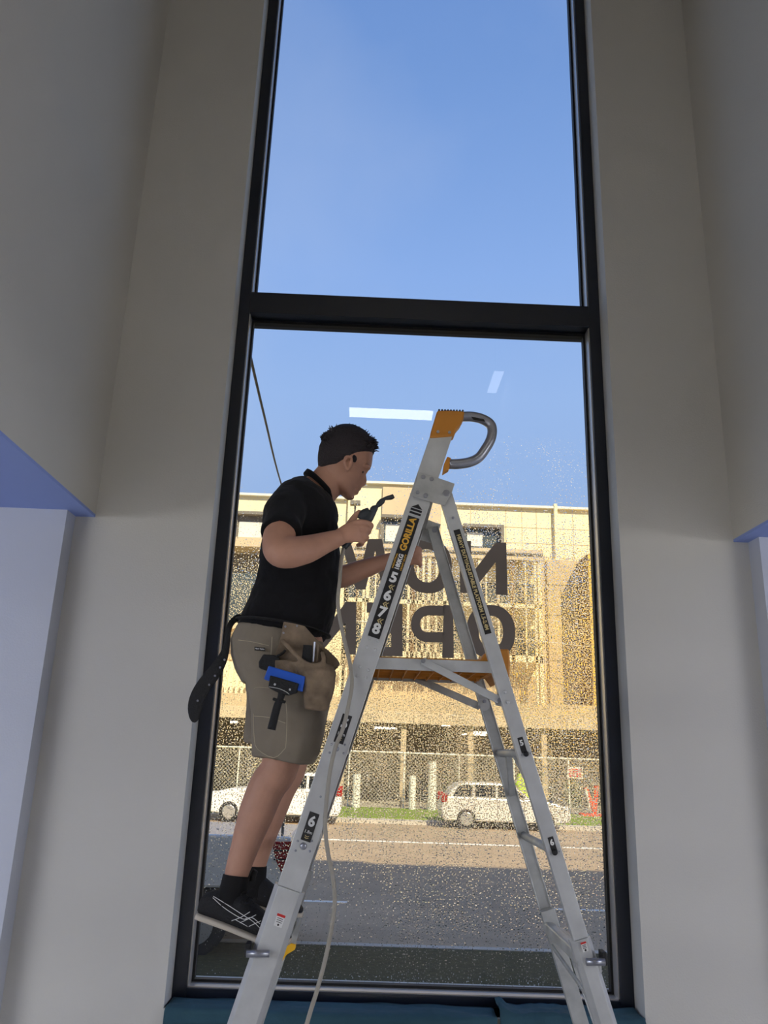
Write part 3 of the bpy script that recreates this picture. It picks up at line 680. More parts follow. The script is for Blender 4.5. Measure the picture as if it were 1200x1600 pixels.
cl.build('collar', M_shirt, who, True)
MB().tube(Q([(520, 785), (524, 795), (526, 808)], Y0), .007, 8).build('placket', M_shirt, who, True)
# red embroidery on the sleeve : short strokes
em = MB()
for k in range(9):
    x = 435 + k * 2.5; em.prism([P(x, 809 + k * .5, -1.079 + k * 0.003), P(x + 2.1, 809.5 + k * .5, -1.079 + k * 0.003), P(x + 2.1, 814 + k * .6 + (k % 2), -1.083 + k * 0.003), P(x, 813 + k * .6, -1.083 + k * 0.003)], (0, .012, 0))
em.build('sleeve_emblem', M_red, who)
# shorts
so = MB()
so.loft([sec(b, f_, hw, e=2.4) for b, f_, hw in [((373, 978), (503, 1000), .168), ((361, 1004), (509, 1021), .178), ((363, 1026), (513, 1043), .180), ((371, 1048), (514, 1062), .178), ((380, 1068), (513, 1080), .165)]], 32)
so.loft([sec(b, f_, hw, Y=-.855, e=2.5) for b, f_, hw in [((380, 1050), (512, 1062), .085), ((388, 1080), (512, 1090), .092), ((393, 1110), (510, 1120), .093), ((394, 1145), (506, 1155), .093), ((395, 1168), (500, 1180), .094), ((394, 1181), (489, 1196), .094)]], 28)
so.loft([sec(b, f_, hw, Y=-.665, e=2.5) for b, f_, hw in [((382, 1050), (512, 1062), .085), ((386, 1090), (514, 1100), .092), ((384, 1125), (508, 1135), .093), ((381, 1160), (497, 1172), .094)]], 28)
shorts = remeshed(so, 'shorts', M_shorts, who, 0.006, 3, 0.016, 0.09)
def stitch(pts, Y, r=.0011): return MB().tube(Q(pts, Y), r, 6, sub=3).build('stitching', M_stitch, shorts)
Yc = -.956
stitch([(397, 1076), (404, 1074), (430, 1078), (447, 1100), (447, 1160), (443, 1172), (427, 1184), (402, 1170), (397, 1150), (396, 1115)], Yc - .004)
stitch([(396, 1119), (420, 1121), (446, 1130)], Yc - .006)
stitch([(372, 1000), (395, 1003), (420, 1009)], -.951); stitch([(425, 995), (424, 1018), (421, 1035)], -.955)
yb = -.955
MB().prism([P(397.5, 1010.5, yb), P(414, 1012, yb), P(414, 1017, yb), P(397.5, 1016, yb)], (0, .006, 0)).build('brand_tab', M_black, shorts)
text_mesh('Hard Yakka', 0.0062, P(405.8, 1013.8, yb - .001), P(414, 1014.6, yb) - P(397.5, 1013.2, yb), (0, 0, 1), M_white, 'tab_print', shorts, 0.0001, 0.0002)
# socks and shoes
def shoe(hx, hy, tx_, ty, yh, yt, sockpts, lace=True):
    root = who
    Hh = P(hx, hy, yh); Tt = P(tx_, ty, yt); ax = (Tt - Hh); Ln = ax.length; ax.normalize()
    up = Vector((0, 0, 1)) - ax * ax.z; up.normalize(); sd = ax.cross(up)
    mb = MB(); prof = [(0.00, .030, .056, .033), (0.06, .038, .068, .036), (0.18, .046, .086, .036), (0.30, .046, .092, .036), (0.42, .043, .088, .038), (0.55, .041, .072, .043), (0.70, .041, .056, .047), (0.85, .036, .046, .045), (0.95, .026, .034, .034), (1.0, .016, .024, .020)]
    secs = []
    for t_, _, h_, w_ in prof: secs.append((Hh + ax * (t_ * Ln) + up * (h_ * .5 + .009), up * (h_ * .53), sd * w_, 2.3))
    mb.loft(secs, 24); so_ = remeshed(mb, 'shoe', M_shoe, root, 0.0045, 3)
    ms = MB(); ss = []
    for t_, _, h_, w_ in prof:
        th = .0100 - .002 * t_; ss.append((Hh + ax * (t_ * Ln * 1.0 + .002) + up * (th * .55 + (.012 if t_ > .93 else 0)), up * th, sd * (w_ * 1.06), 3.5))
    ms.loft(ss, 24); ms.build('sole', M_sole, so_, True)
    sk = MB().tube(sockpts, [.040, .042, .043, .044], 20).build('sock', M_sock, root, True)
    return so_, Hh, ax, up, sd, Ln
n1, Hh, ax, up, sd, Ln = shoe(311, 1432, 449, 1481, -.850, -.925, [P(369, 1368, -.865), P(366, 1385, -.868), P(362, 1400, -.872), P(360, 1415, -.875)])
def sp_(t_, h_):   # point on the camera-side wall of the near shoe
    w_ = .036 + (.046 - .036) * max(0, min(1, (t_ - .3) / .4)); hh = .092 if t_ < .4 else .092 - (t_ - .4) * .09
    q = min(1, abs((h_ - .016 - hh / 2) / (hh / 2))); wv = w_ * max(0.05, (1 - q ** 2.3)) ** (1 / 2.3)
    return Hh + ax * (t_ * Ln) + up * h_ + sd * (wv + .0045) * (1 if sd.y < 0 else -1)
st = MB()
for ln in ([(.15, .072), (.30, .056), (.50, .046), (.58, .050)], [(.15, .076), (.34, .066), (.52, .056), (.66, .048), (.80, .024)], [(.40, .028), (.50, .048), (.58, .070)], [(.47, .026), (.57, .048), (.65, .068)], [(.58, .026), (.64, .040), (.72, .058)], [(.44, .036), (.60, .030), (.78, .022)], [(.54, .046), (.62, .058), (.72, .050)]):
    st.tube([sp_(a, b) for a, b in ln], .0010, 5)
st.build('side_stripes', M_white, n1)
lc = MB()
for k in range(4):
    t_ = .42 + k * .06; c = Hh + ax * (t_ * Ln) + up * (.100 - k * .012); lc.tube([c + sd * .026, c + up * .006, c - sd * .026], .003, 6)
lc.tube([Hh + ax * .13 + up * .105, Hh + ax * .155 + up * .125 + sd * .02, Hh + ax * .175 + up * .10 + sd * .03], .0022, 6)
lc.build('laces', M_sock, n1)
MB().tube([P(394, 1376, -.845), P(396, 1366, -.845), P(399, 1360, -.845)], .010, 8, flat=1.6).build('shoe_tongue', M_shoe, n1, True)
shoe(345, 1404, 470, 1437, -.655, -.665, [P(398, 1352, -.665), P(396, 1368, -.665), P(393, 1382, -.665), P(391, 1398, -.665)])

# ------------------------------------------------------------------ tool belt
belt = empty('tool_belt', P(440, 1000, -.95), 'worn tan leather tool pouch on a black belt, loose end trailing behind the person', 'tool belt')
sb = MB(); pts = [(379, 961, -.80), (368, 966, -.82), (358, 976, -.85), (356, 992, -.86), (355, 1010, -.87), (347, 1032, -.88), (333, 1053, -.88), (319, 1070, -.88), (308, 1088, -.88), (303, 1108, -.88), (304, 1131, -.88)]
wd = [9, 10, 9, 7, 8, 16, 20, 21, 21, 20, 10]
ws = [P(x, y, Y) for x, y, Y in pts]
vs = []
for i, p in enumerate(ws):
    d = (ws[min(i + 1, len(ws) - 1)] - ws[max(i - 1, 0)]).normalized(); s_ = d.cross(Vector((0, 1, 0))).normalized() * wd[i] * .0013
    vs += [p + s_ + Vector((0, -.002, 0)), p - s_ + Vector((0, -.002, 0)), p - s_ + Vector((0, .003, 0)), p + s_ + Vector((0, .003, 0))]
fs = []
for i in range(len(ws) - 1):
    for k in range(4): fs.append((i * 4 + k, i * 4 + (k + 1) % 4, i * 4 + 4 + (k + 1) % 4, i * 4 + 4 + k))
fs += [(0, 1, 2, 3), tuple(range(len(vs) - 4, len(vs)))[::-1]]
sb.poly(vs, fs); o = sb.build('belt_strap', M_strap, belt)
o.modifiers.new('s', 'SUBSURF').levels = 2; o.modifiers['s'].render_levels = 2
for x, y in ((351, 1031), (344, 1043), (336, 1056), (327, 1070), (309, 1095)):
    c = P(x, y, -.885); MB().cyl(c, c + Vector((0, -.003, 0)), .0035, 10).build('eyelet', M_steel, belt)
bb = MB(); ring = []
for k in range(33):
    t_ = 2 * PI * k / 32; c_, u_, v_, e_ = sec((374, 971), (511, 994), .183)
    ring.append(c_ + u_ * math.cos(t_) + v_ * math.sin(t_))
bb.tube(ring, .016, 6, flat=.25, smooth=False); bb.build('belt_band', M_strap, belt)
YP = -.955
fl = MB().prism([P(x, y, YP - .004 * 0) for x, y in [(443, 971), (460, 974), (476, 978), (493, 997), (506, 1010), (514, 1022), (505, 1045), (470, 1048), (436, 1030), (430, 1022), (437, 1000)]], (0, .010, 0)).build('back_panel', M_leather, belt, bevel=.003)
for x, y in ((446, 979), (443, 989), (464, 978)):
    c = P(x, y, YP); MB().cyl(c, c + Vector((0, -.003, 0)), .0035, 10).build('rivet', M_steel, belt)
pc = MB()
pc.loft([sec((452, 1034), (521, 1040), .030, Y=-.975, e=2.6), sec((463, 1046), (526, 1052), .040, Y=-.985, e=2.6), sec((471, 1066), (524, 1071), .043, Y=-.985, e=2.6), sec((474, 1090), (518, 1094), .040, Y=-.98, e=2.6), sec((476, 1108), (511, 1111), .028, Y=-.97, e=2.6)], 26)
pc.loft([sec((428, 1030), (470, 1034), .018, Y=-.965, e=3), sec((430, 1060), (474, 1064), .024, Y=-.965, e=3), sec((438, 1078), (472, 1080), .018, Y=-.965, e=3)], 20)
pc.tube([P(441, 1000, -.965), P(452, 1012, -.985), P(465, 1026, -1.0), P(480, 1037, -1.01), P(497, 1039, -1.01), P(506, 1032, -1.0), P(503, 1018, -.985)], .008, 10)
pc.loft([sec((500, 1010), (514, 1016), .010, Y=-.955), sec((504, 1022), (527, 1030), .014, Y=-.955), sec((508, 1036), (532, 1038), .014, Y=-.955), sec((512, 1046), (524, 1048), .010, Y=-.955)], 16)
remeshed(pc, 'pouch', M_leather, belt, .0045, 3, .006, .05)
MB().loft([sec((474, 1008), (488, 1009), .010, Y=-.985, e=5), sec((471, 1034), (487, 1036), .010, Y=-.985, e=5)], 16).build('tool_slot', M_strap, belt)
for k, (x0, y0, x1, y1) in enumerate(((492, 1003, 489, 1034), (497, 1006, 496, 1034))):
    MB().tube(Q([(x0, y0), (x1, y1)], -.985), .0035, 8, smooth=False).build('small_blade', M_leather if k else M_steel, belt)
mk = MB()
for x in (490, 493, 496): mk.tube(Q([(x, 1047), (x + 1, 1054)], -1.0225), .0012, 5, smooth=False)
mk.build('worn_slits', M_black, belt)
# black knob tool beside the pouch
kn = empty('scraper_holder', P(420, 1035, -.96), 'small black holster clipped to the shorts above the blue scrubber', 'holster')
MB().prism([P(x, y, -.975) for x, y in [(411, 1022), (434, 1024), (437, 1030), (432, 1047), (418, 1048), (404, 1043), (404, 1034)]], (0, .035, 0)).build('holster_body', M_strap, kn, bevel=.004)
MB().tube([P(432, 1026, -.975), P(440, 1022, -.965), P(446, 1016, -.962)], .004, 8).build('clip', M_strap, kn, True)
# blue scrubber
sc = empty('window_scrubber', P(445, 1060, -1.0), 'blue and black hand scraper hanging handle-down from the tool pouch', 'scraper')
MB().prism([P(x, y, -1.025) for x, y in [(419.5, 1040), (477, 1057), (472.5, 1081), (466, 1079), (412, 1061)]], (0, .022, 0)).build('blade_guard', M_blue, sc, bevel=.003)
MB().prism([P(x, y, -1.034) for x, y in [(422, 1055), (467, 1068), (463, 1082), (450, 1086), (436, 1083), (419, 1074)]], (0, .030, 0)).build('clamp', M_strap, sc, bevel=.003)
for x, y in ((429.5, 1069.5), (453, 1077.5)):
    c = P(x, y, -1.034); MB().cyl(c, c + Vector((0, -.003, 0)), .0035, 12).build('screw', M_alu, sc)
MB().tube(Q([(420, 1073), (436, 1076), (447, 1081), (452, 1085)], -1.036), .0011, 6).build('steel_edge', M_alu, sc)
MB().tube([P(441, 1080, -1.02), P(438, 1092, -1.02), P(433, 1104, -1.02), P(424, 1140, -1.02)], [.012, .010, .0118, .0128], 16).build('handle', M_strap, sc, True)
MB().tube([P(427, 1092, -1.02), P(436, 1095, -1.025), P(446, 1097, -1.02)], .0045, 8).build('finger_guard', M_strap, sc, True)
# ------------------------------------------------------------------ spray gun and hose
gun = empty('spray_gun', P(556, 834, -.958), 'dark trigger spray gun with a bent nozzle gripped in the raised near hand', 'spray gun')
YG = -.957
MB().tube([P(537, 856, YG), P(546, 845, YG), P(558, 829, YG), P(567, 816, YG)], [.010, .012, .013, .014], 12).build('handle', M_gun, gun, True)
hb = MB(); hb.tube(Q([(562, 811), (568, 803), (577, 800)], YG), [.010, .015, .016], 14); hb.tube(Q([(566, 816), (575, 811), (579, 805), (585, 797)], YG), [.012, .016, .015, .010], 14)
remeshed(hb, 'gun_body', M_gun, gun, .003, 2)
MB().tube(Q([(582, 800), (584, 796), (587, 793), (589, 791), (592, 788), (597, 783), (600, 780), (602, 779), (606, 778), (611, 777), (615, 775)], YG), [.011, .013, .010, .006, .0095, .010, .006, .006, .0075, .0085, .0075], 14).build('nozzle', M_gun, gun, True)
MB().tube([P(574, 814, YG), P(579, 817, YG), P(574, 826, YG)], .003, 8).build('trigger', M_gun, gun, True)
hpts = [(537, 857, -.957), (533, 878, -.972), (531, 905, -.985), (528, 940, -.995), (532, 972, -1.0), (540, 1008, -1.0), (547, 1038, -1.012), (550, 1068, -1.022), (545, 1100, -1.03), (536, 1138, -1.03), (524, 1168, -1.03), (515, 1210, -1.03), (509.5, 1260, -1.03), (508, 1290, -1.03), (512, 1330, -1.03), (520, 1370, -1.03), (523, 1410, -1.03), (518, 1450, -1.03), (508, 1500, -1.03), (494, 1552, -1.04), (478, 1605, -1.06)]
hw_ = [P(x, y, Y) for x, y, Y in hpts]; e = hw_[-1]
hw_ += [Vector((e.x - .10, -1.1, .40)), Vector((e.x - .16, -1.14, .10)), Vector((e.x - .30, -1.20, .012)), Vector((e.x - .8, -1.5, .010)), Vector((e.x - 1.4, -2.0, .010))]
tag(MB().tube(hw_, .0063, 10).build('hose', M_hose, None, True), 'pale grey hose hanging from the spray gun down across the front of the ladder', 'hose')

# ------------------------------------------------------------------ hall ceiling lights (seen mirrored in the glass)
def mirror_at(px, py, z):
    """point at height z whose reflection in the pane shows at this pixel"""
    q = G(px, py, z); return Vector((q.x, 2 * GY - q.y, z))
zc = CZ - 0.2
zl = 6.0
c0 = mirror_at(546, 645, zl); c1 = mirror_at(676, 649, zl); cc = (c0 + c1) / 2; ww = abs(c1.x - c0.x)
lt = empty('ceiling_light', (cc.x, cc.y, zl), 'long bright rectangular ceiling light mirrored in the glass above the head of the person', 'light', 'suspended hall lights')
MB().box((cc.x - ww / 2, cc.y - .16, zl), (cc.x + ww / 2, cc.y + .16, zl + .004)).build('diffuser', M_lampw, lt)
MB().box((cc.x - ww / 2 - .02, cc.y - .18, zl + .004), (cc.x + ww / 2 + .02, cc.y + .18, zl + .06)).build('housing', M_white, lt, bevel=.004)
for s_ in (-.4, .4): MB().cyl((cc.x + s_, cc.y, zl + .06), (cc.x + s_, cc.y, zc), .004, 8).build('suspension_rod', M_steel, lt)
c2 = mirror_at(768, 614, zl); c3 = mirror_at(768, 580, zl)
l2 = empty('ceiling_light', (c2.x, (c2.y + c3.y) / 2, zl), 'small narrow ceiling light mirrored faintly in the glass above the ladder handle', 'light', 'suspended hall lights')
ya, yb_ = min(c2.y, c3.y), max(c2.y, c3.y)
mlow = mat('dim_panel', (240, 240, 240), .5, emit=(240, 245, 255), estr=5.0)
MB().box((c2.x - .06, ya, zl), (c2.x + .06, yb_, zl + .004)).build('diffuser', mlow, l2)
MB().box((c2.x - .07, ya - .01, zl + .004), (c2.x + .07, yb_ + .01, zl + .05)).build('housing', M_white, l2)
MB().cyl((c2.x, (ya + yb_) / 2, zl + .05), (c2.x, (ya + yb_) / 2, zc), .004, 8).build('suspension_rod', M_steel, l2)

# ================================================================== OUTSIDE
ZG = -0.9
def gy(py, px=600): return G(px, py, ZG).y
yk0 = gy(1482, 620); yk1 = gy(1288, 620); yv = gy(1268, 620)
tag(MB().box((-60, yk0, ZG - .3), (80, yk1, ZG)).build('road', M_asphalt), kind='structure')
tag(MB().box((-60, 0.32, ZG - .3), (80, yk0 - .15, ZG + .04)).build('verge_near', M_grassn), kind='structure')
tag(MB().box((-60, yk0 - .15, ZG - .3), (80, yk0, ZG + .05)).build('kerb_near', M_kerb), kind='structure')
tag(MB().box((-60, yk1, ZG - .3), (80, yk1 + .7, ZG + .12)).build('kerb_far', M_kerb), kind='structure')
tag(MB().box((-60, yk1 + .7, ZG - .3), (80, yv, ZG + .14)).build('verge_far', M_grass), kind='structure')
tag(MB().box((-60, yv, ZG - .3), (80, 75, ZG + .15)).build('ground', M_gravel), kind='structure')
y1 = gy(1318, 700); tag(MB().box((-60, y1 - .13, ZG), (80, y1 + .13, ZG + .004)).build('road_edge_line', M_line), 'long unbroken white line along the far side of the road', 'road marking')
y2 = gy(1415, 700)
for k, (xa_, xb_) in enumerate(((G(468, 1415, ZG).x, G(542, 1415, ZG).x), (G(868, 1424, ZG).x, G(1010, 1428, ZG).x))):
    tag(MB().box((xa_, y2 - .07, ZG), (xb_, y2 + .07, ZG + .004)).build('lane_dash', M_line), ['short white lane dash on the shaded road beside the hose', 'short white lane dash on the shaded road behind the rear ladder legs'][k], 'road marking', 'lane dashes on the road')

# ---- building across the street
YB = 37.0
def X(px, py, Y=YB): return P(px, py, Y).x
def Z(px, py, Y=YB): return P(px, py, Y).z
bld = empty('apartment_building', (0, YB, ZG + .15), 'cream and tan building across the street with slatted balconies over a dark ground floor', 'building')
zr1 = Z(450, 778); zr2 = Z(620, 761); zr3 = Z(830, 795); zcan = Z(620, 1108); zgr = ZG + .15
xl0 = -22
mb = MB(); mb.box((xl0, YB, zcan), (X(545, 770), YB + 12, zr1)).build('wall', M_cream, bld)
MB().box((X(545, 770), YB - .25, Z(560, 875)), (X(690, 770), YB + 12, zr2)).build('wall', M_cream, bld)
MB().box((X(598, 770), YB - .4, Z(560, 872)), (X(689, 770), YB - .2, zr2 - .15)).build('wall_panel', M_beige, bld)
MB().box((X(690, 790), YB, zcan), (X(1000, 790), YB + 12, zr3)).build('wall', M_cream, bld)
MB().box((X(545, 900), YB, zcan), (X(690, 900), YB + 12, Z(560, 875))).build('wall', M_beige, bld)
pj = MB()
for py in (826, 850, 872):
    z_ = Z(850, py); pj.box((X(700, 850), YB - .02, z_), (X(925, 850), YB + .02, z_ + .03))
for px in (735, 790, 815, 838, 866, 895, 920): pj.box((X(px, 820), YB - .02, Z(850, 874)), (X(px, 820) + .03, YB + .02, zr3))
pj.build('panel_joints', M_beige, bld)
MB().box((X(864, 800), YB - .3, Z(860, 877)), (X(869, 800), YB + .1, zr3 + .25)).build('downpipe', M_cream, bld)
MB().box((xl0, YB - .25, zr1), (X(545, 770), YB + .2, zr1 + .12)).build('parapet_cap', M_blind, bld)
MB().box((X(545, 770), YB - .5, zr2), (X(690, 770), YB + .2, zr2 + .12)).build('parapet_cap', M_blind, bld)
MB().box((X(690, 770), YB - .25, zr3), (X(1000, 770), YB + .2, zr3 + .12)).build('parapet_cap', M_blind, bld)
def window(x0, y0, x1, y1, yoff, blind=.45, m=M_dglass):
    Yw = YB + yoff; w_ = MB(); a, b, c, d = X(x0, y1), X(x1, y1), Z(x0, y1), Z(x0, y0)
    # frame ring standing proud
    fr_ = MB(); t_ = .16
    fr_.box((a - t_, Yw - .45, d), (b + t_, Yw + .0, d + t_)); fr_.box((a - t_, Yw - .12, c - t_), (b + t_, Yw, c)); fr_.box((a - t_, Yw - .12, c), (a, Yw, d)); fr_.box((b, Yw - .45, c), (b + t_, Yw, d))
    f_ = fr_.build('window', M_grey, bld)
    MB().box((a, Yw - .03, c), (b, Yw + .01, d)).build('pane', m, f_)
    if blind: MB().box((a + (b - a) * .05, Yw - .05, c + .1), (a + (b - a) * blind, Yw - .03, d - (d - c) * .2)).build('blind', M_blind, f_)
window(727, 826, 781, 856, 0, .5); window(599, 815, 645, 852, -.42, .95); window(369, 806, 412, 850, 0, .95, M_grey)
# three balcony bands between canopy and parapet, central bay
def band(px0, px1, y0, y1, m, yo0, yo1, name='balcony_slab'):
    MB().box((X(px0, y0), YB + yo0, Z(600, y1)), (X(px1, y0), YB + yo1, Z(600, y0))).build(name, m, bld)
band(545, 838, 862, 878, M_beige, -1.6, 0.0)
band(545, 838, 944, 950, M_cream, -1.5, 0.0); band(545, 838, 1022, 1032, M_cream, -1.5, 0.0)
band(545, 838, 905, 942, M_dglass, -.15, 0, 'glazing_strip'); band(545, 838, 975, 1020, M_dglass, -.15, 0, 'glazing_strip')
band(560, 838, 1050, 1100, M_ochre, -.12, 0, 'lower_wall')
xs = [556, 566, 571, 584, 600, 612, 618, 634, 640, 648, 656, 664, 672, 676, 688, 696, 715, 741, 752, 770, 791, 812, 826, 832]
for i, px in enumerate(xs):
    x = X(px, 950); wv = .07 + .05 * (i % 3)
    MB().box((x, YB - 1.5, Z(600, 1042 if px < 820 else 1105)), (x + wv, YB - 1.35, Z(600, 872))).build('batten', M_slat if i % 4 else M_brown, bld)
rl_ = MB()
for py in (868, 1002): rl_.box((X(555, py), YB - 1.72, Z(600, py + 2)), (X(838, py), YB - 1.62, Z(600, py)))
rl_.build('balcony_rail', M_grey, bld)
# left bay : stacked balconies with glass and slatted rail
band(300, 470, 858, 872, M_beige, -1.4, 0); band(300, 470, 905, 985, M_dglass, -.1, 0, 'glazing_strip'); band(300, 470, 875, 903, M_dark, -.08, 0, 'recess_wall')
band(300, 470, 988, 996, M_beige, -1.4, 0); band(300, 470, 1005, 1040, M_ochre, -.08, 0, 'lower_wall')
lr = MB()
for k in range(26): 
    x = X(335, 1060) + k * .26; lr.box((x, YB - 1.45, Z(360, 1092)), (x + .12, YB - 1.35, Z(360, 1037)))
lr.build('slatted_screen', M_slat, bld)
# right block and yellow wing
MB().box((X(851, 900), YB - .6, Z(870, 1112)), (X(905, 900), YB, Z(870, 879))).build('corner_panel', M_ochre, bld)
MB().box((X(840, 900), YB - .35, Z(870, 1112)), (X(851, 900), YB, Z(870, 872))).build('corner_return', M_beige, bld)
jn = MB()
for py in (918, 965, 1035, 1062): jn.box((X(851, 900), YB - .62, Z(870, py)), (X(905, 900), YB - .6, Z(870, py) + .03))
jn.box((X(874, 1000), YB - .62, Z(870, 1112)), (X(874, 1000) + .03, YB - .6, Z(870, 915))); jn.build('panel_joints', M_grey, bld)
xw = P(901, 1000, YB).x
zt, zb_ = P(924, 866, YB - 2.7).z, P(936, 1118, YB - 2.7).z
MB().box((xw, YB - 2.7, zb_), (xw + 6, YB, zt)).build('yellow_wing', M_yel, bld)
MB().box((xw - .04, YB - 2.68, zb_), (xw, YB, zt)).build('wing_side', M_brown, bld)  # brown skin puts the shade of the wing's unlit side into its colour
MB().box((X(893, 905) , YB - 1.0, Z(900, 922)), (X(907, 905), YB - .6, Z(900, 906))).build('wall_lamp', M_blind, bld)
MB().box((X(900, 960), YB - .7, Z(900, 1085)), (X(904, 960), YB - .6, Z(900, 925))).build('conduit', M_beige, bld)
# canopy and ground floor
MB().box((xl0, YB - 4.0, zcan - .3), (X(1000, 1100), YB, zcan + .25)).build('canopy', M_ochre, bld)
zc2 = P(620, 1130, YB - 4.0).z
MB().box((xl0, YB - 4.0, zc2), (X(1000, 1100), YB - 3.8, zcan - .3)).build('canopy_fascia', M_beige, bld)
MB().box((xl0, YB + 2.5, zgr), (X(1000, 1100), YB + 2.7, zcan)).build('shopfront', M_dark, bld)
for px in (330, 415, 535, 630, 735, 850, 945):
    x = P(px, 1180, YB - 3.6).x; MB().box((x - .12, YB - 3.7, zgr), (x + .12, YB - 3.4, zc2 + .05)).build('column', M_beige, bld)
sf = MB()
for px in range(320, 960, 34):
    x = P(px, 1200, YB + 2.4).x; sf.box((x - .04, YB + 2.38, zgr), (x + .04, YB + 2.5, zcan - .4))
sf.build('shopfront_mullions', M_grey, bld)
for (x0, y0, x1) in ((585, 1137, 620), (735, 1144, 768), (722, 1147, 760), (360, 1128, 371), (690, 1133, 703)):
    Yt = YB + 1.0; a, b = P(x0, y0, Yt), P(x1, y0, Yt)
    MB().box((a.x, Yt - .08, a.z - .05), (b.x, Yt + .08, a.z + .05)).build('ceiling_tube', M_tube, bld)
# ---- fence of wire mesh panels on posts
YFn = yv + .3
fn = empty('mesh_fence', (0, YFn, ZG + .15), 'pale wire mesh fence with white top rail between the far verge and the building', 'fence')
zft = P(620, 1176, YFn).z
MB().tube([(-16, YFn, zft), (22, YFn, zft)], .035, 8, smooth=False).build('top_rail', M_blind, fn)
x = -15.0
while x < 21:
    MB().cyl((x, YFn, ZG + .12), (x, YFn, zft), .035, 8).build('fence_post', M_blind, fn); x += 2.4
ms = MB(); k = 0; x = -15.0
while x < 21:
    hgt = zft - (ZG + .15)
    for s_ in (1, -1):
        a = (x, YFn + .01 * s_, ZG + .15 if s_ > 0 else zft); b = (x + hgt, YFn + .01 * s_, zft if s_ > 0 else ZG + .15); ms.tube([a, b], .007, 3, smooth=False)
    x += .16
mm = ms.build('wire_mesh', M_fence, fn); mm['kind'] = 'stuff'
def post(px, py0, py1, Y, r, label, m=M_blind):
    a = P(px, py0, Y); g_ = ZG + .13
    return tag(MB().cyl((a.x, Y, g_), (a.x, Y, a.z), r, 12).build('bollard', m), label, 'bollard', 'pale bollards along the far footpath')
post(558, 1210, 1262, YFn - .8, .16, 'pale round bollard just right of the front ladder stile, on the far verge')
post(645, 1212, 1264, YFn - .8, .14, 'slim pale post beside the gap in the far fence')
post(676, 1190, 1264, YFn - .8, .18, 'tall pale post left of the silver car on the far verge')
# signs, cones, stand
def board(pxs, Y, m, lab, cat, name, stripes):
    (x0, y0, x1, y1_) = pxs; a, b = P(x0, y0, Y), P(x1, y1_, Y)
    r_ = empty(name, ((a.x + b.x) / 2, Y, b.z), lab, cat)
    MB().box((a.x, Y - .02, b.z), (b.x, Y + .02, a.z)).build('panel', m, r_)
    s_ = MB(); H = a.z - b.z; Wd = b.x - a.x
    for k in range(stripes):
        zz = b.z + H * (.15 + .75 * k / stripes); 
        for q in range(4): s_.box((a.x + Wd * (.1 + .21 * q), Y - .03, zz), (a.x + Wd * (.26 + .21 * q), Y - .02, zz + H * .13))
    s_.build('printing', M_red, r_); return r_
board((886, 1198, 911, 1217), YFn - .06, M_blind, 'white notice board with red printing wired to the fence at the right', 'sign', 'fence_sign', 4)
bs = empty('barrier_stand', P(928, 1272, YFn - 1.2), 'orange and white A-frame barrier stand on the grass at the far right', 'barrier')
Yb_ = YFn - 1.2
MB().tube(Q([(915, 1230), (930, 1272)], Yb_), .09, 8, smooth=False).build('leg', M_safety, bs)
MB().tube(Q([(932, 1228), (929, 1272)], Yb_), .10, 8, smooth=False).build('leg', M_safety, bs)
MB().tube(Q([(915, 1232), (921, 1262)], Yb_ - .1), .05, 8, smooth=False).build('leg', M_blind, bs)
MB().box((P(907, 1275, Yb_).x, Yb_ - .3, ZG + .14), (P(938, 1275, Yb_).x, Yb_ + .3, ZG + .24)).build('base', M_safety, bs, bevel=.02)
hv = P(817, 1225, YFn - .5)
hvo = MB().loft([(Vector((hv.x, hv.y, hv.z - .95)), Vector((.26, 0, 0)), Vector((0, .2, 0)), 3), (Vector((hv.x, hv.y, hv.z)), Vector((.34, 0, 0)), Vector((0, .24, 0)), 3), (Vector((hv.x, hv.y, hv.z + .42)), Vector((.20, 0, 0)), Vector((0, .16, 0)), 3)], 16).build('water_barrier', M_hivis)
tag(hvo, 'lime green upright barrier standing behind the silver car', 'barrier')
# ---- floodlight on pole, street side
fp = empty('flood_light', P(555, 900, 33.0), 'small twin floodlight on a thin pole rising behind the spray gun', 'floodlight')
Yp = YB - 2.2; fp.location = P(555, 860, Yp); c = P(555, 790, Yp)
MB().cyl((c.x, Yp, Z(560, 862)), (c.x, Yp, c.z), .05, 8).build('pole', M_grey, fp)
MB().box((c.x - .25, Yp - .3, c.z - .02), (c.x - .02, Yp + .05, c.z + .2)).build('lamp_head', M_grey, fp, bevel=.02)
MB().box((c.x + .0, Yp - .3, c.z + .0), (c.x + .26, Yp + .05, c.z + .2)).build('lamp_head', M_grey, fp, bevel=.02)
# ---- cables
tag(MB().tube([P(384, 525, 1.2), P(413, 650, 3.2), P(442, 765, 8.0), P(470, 850, 22.0), P(480, 880, YB - 1.4)], .011, 6).build('overhead_cable', M_wire), 'dark cable running down the sky left of the head of the person', 'cable')
tag(MB().tube([P(540, 968, YB - 1.5), P(700, 988, 35.3), P(845, 1002, 35), P(933, 1012, YB - 2.7)], .02, 6).build('overhead_cable', M_blind), 'thin pale cable crossing in front of the balconies, meeting the window frame at the right', 'cable')
# ---- security light outside on the wall top left
sl = empty('security_light', P(402, 492, .40), 'small pinkish outdoor light fitting just under the left end of the crossbar', 'light')
a = P(402, 495, .42)
MB().loft([(a + Vector((-.03, 0, .05)), Vector((.055, 0, 0)), Vector((0, .05, 0)), 4), (a + Vector((-.03, 0, -.005)), Vector((.062, 0, 0)), Vector((0, .055, 0)), 4), (a + Vector((-.03, 0, -.018)), Vector((.058, 0, 0)), Vector((0, .05, 0)), 4)], 20).build('housing', M_buff, sl, True)
MB().box((a.x - .09, .32, a.z + .02), (a.x - .03, .42, a.z + .06)).build('wall_arm', M_buff, sl)

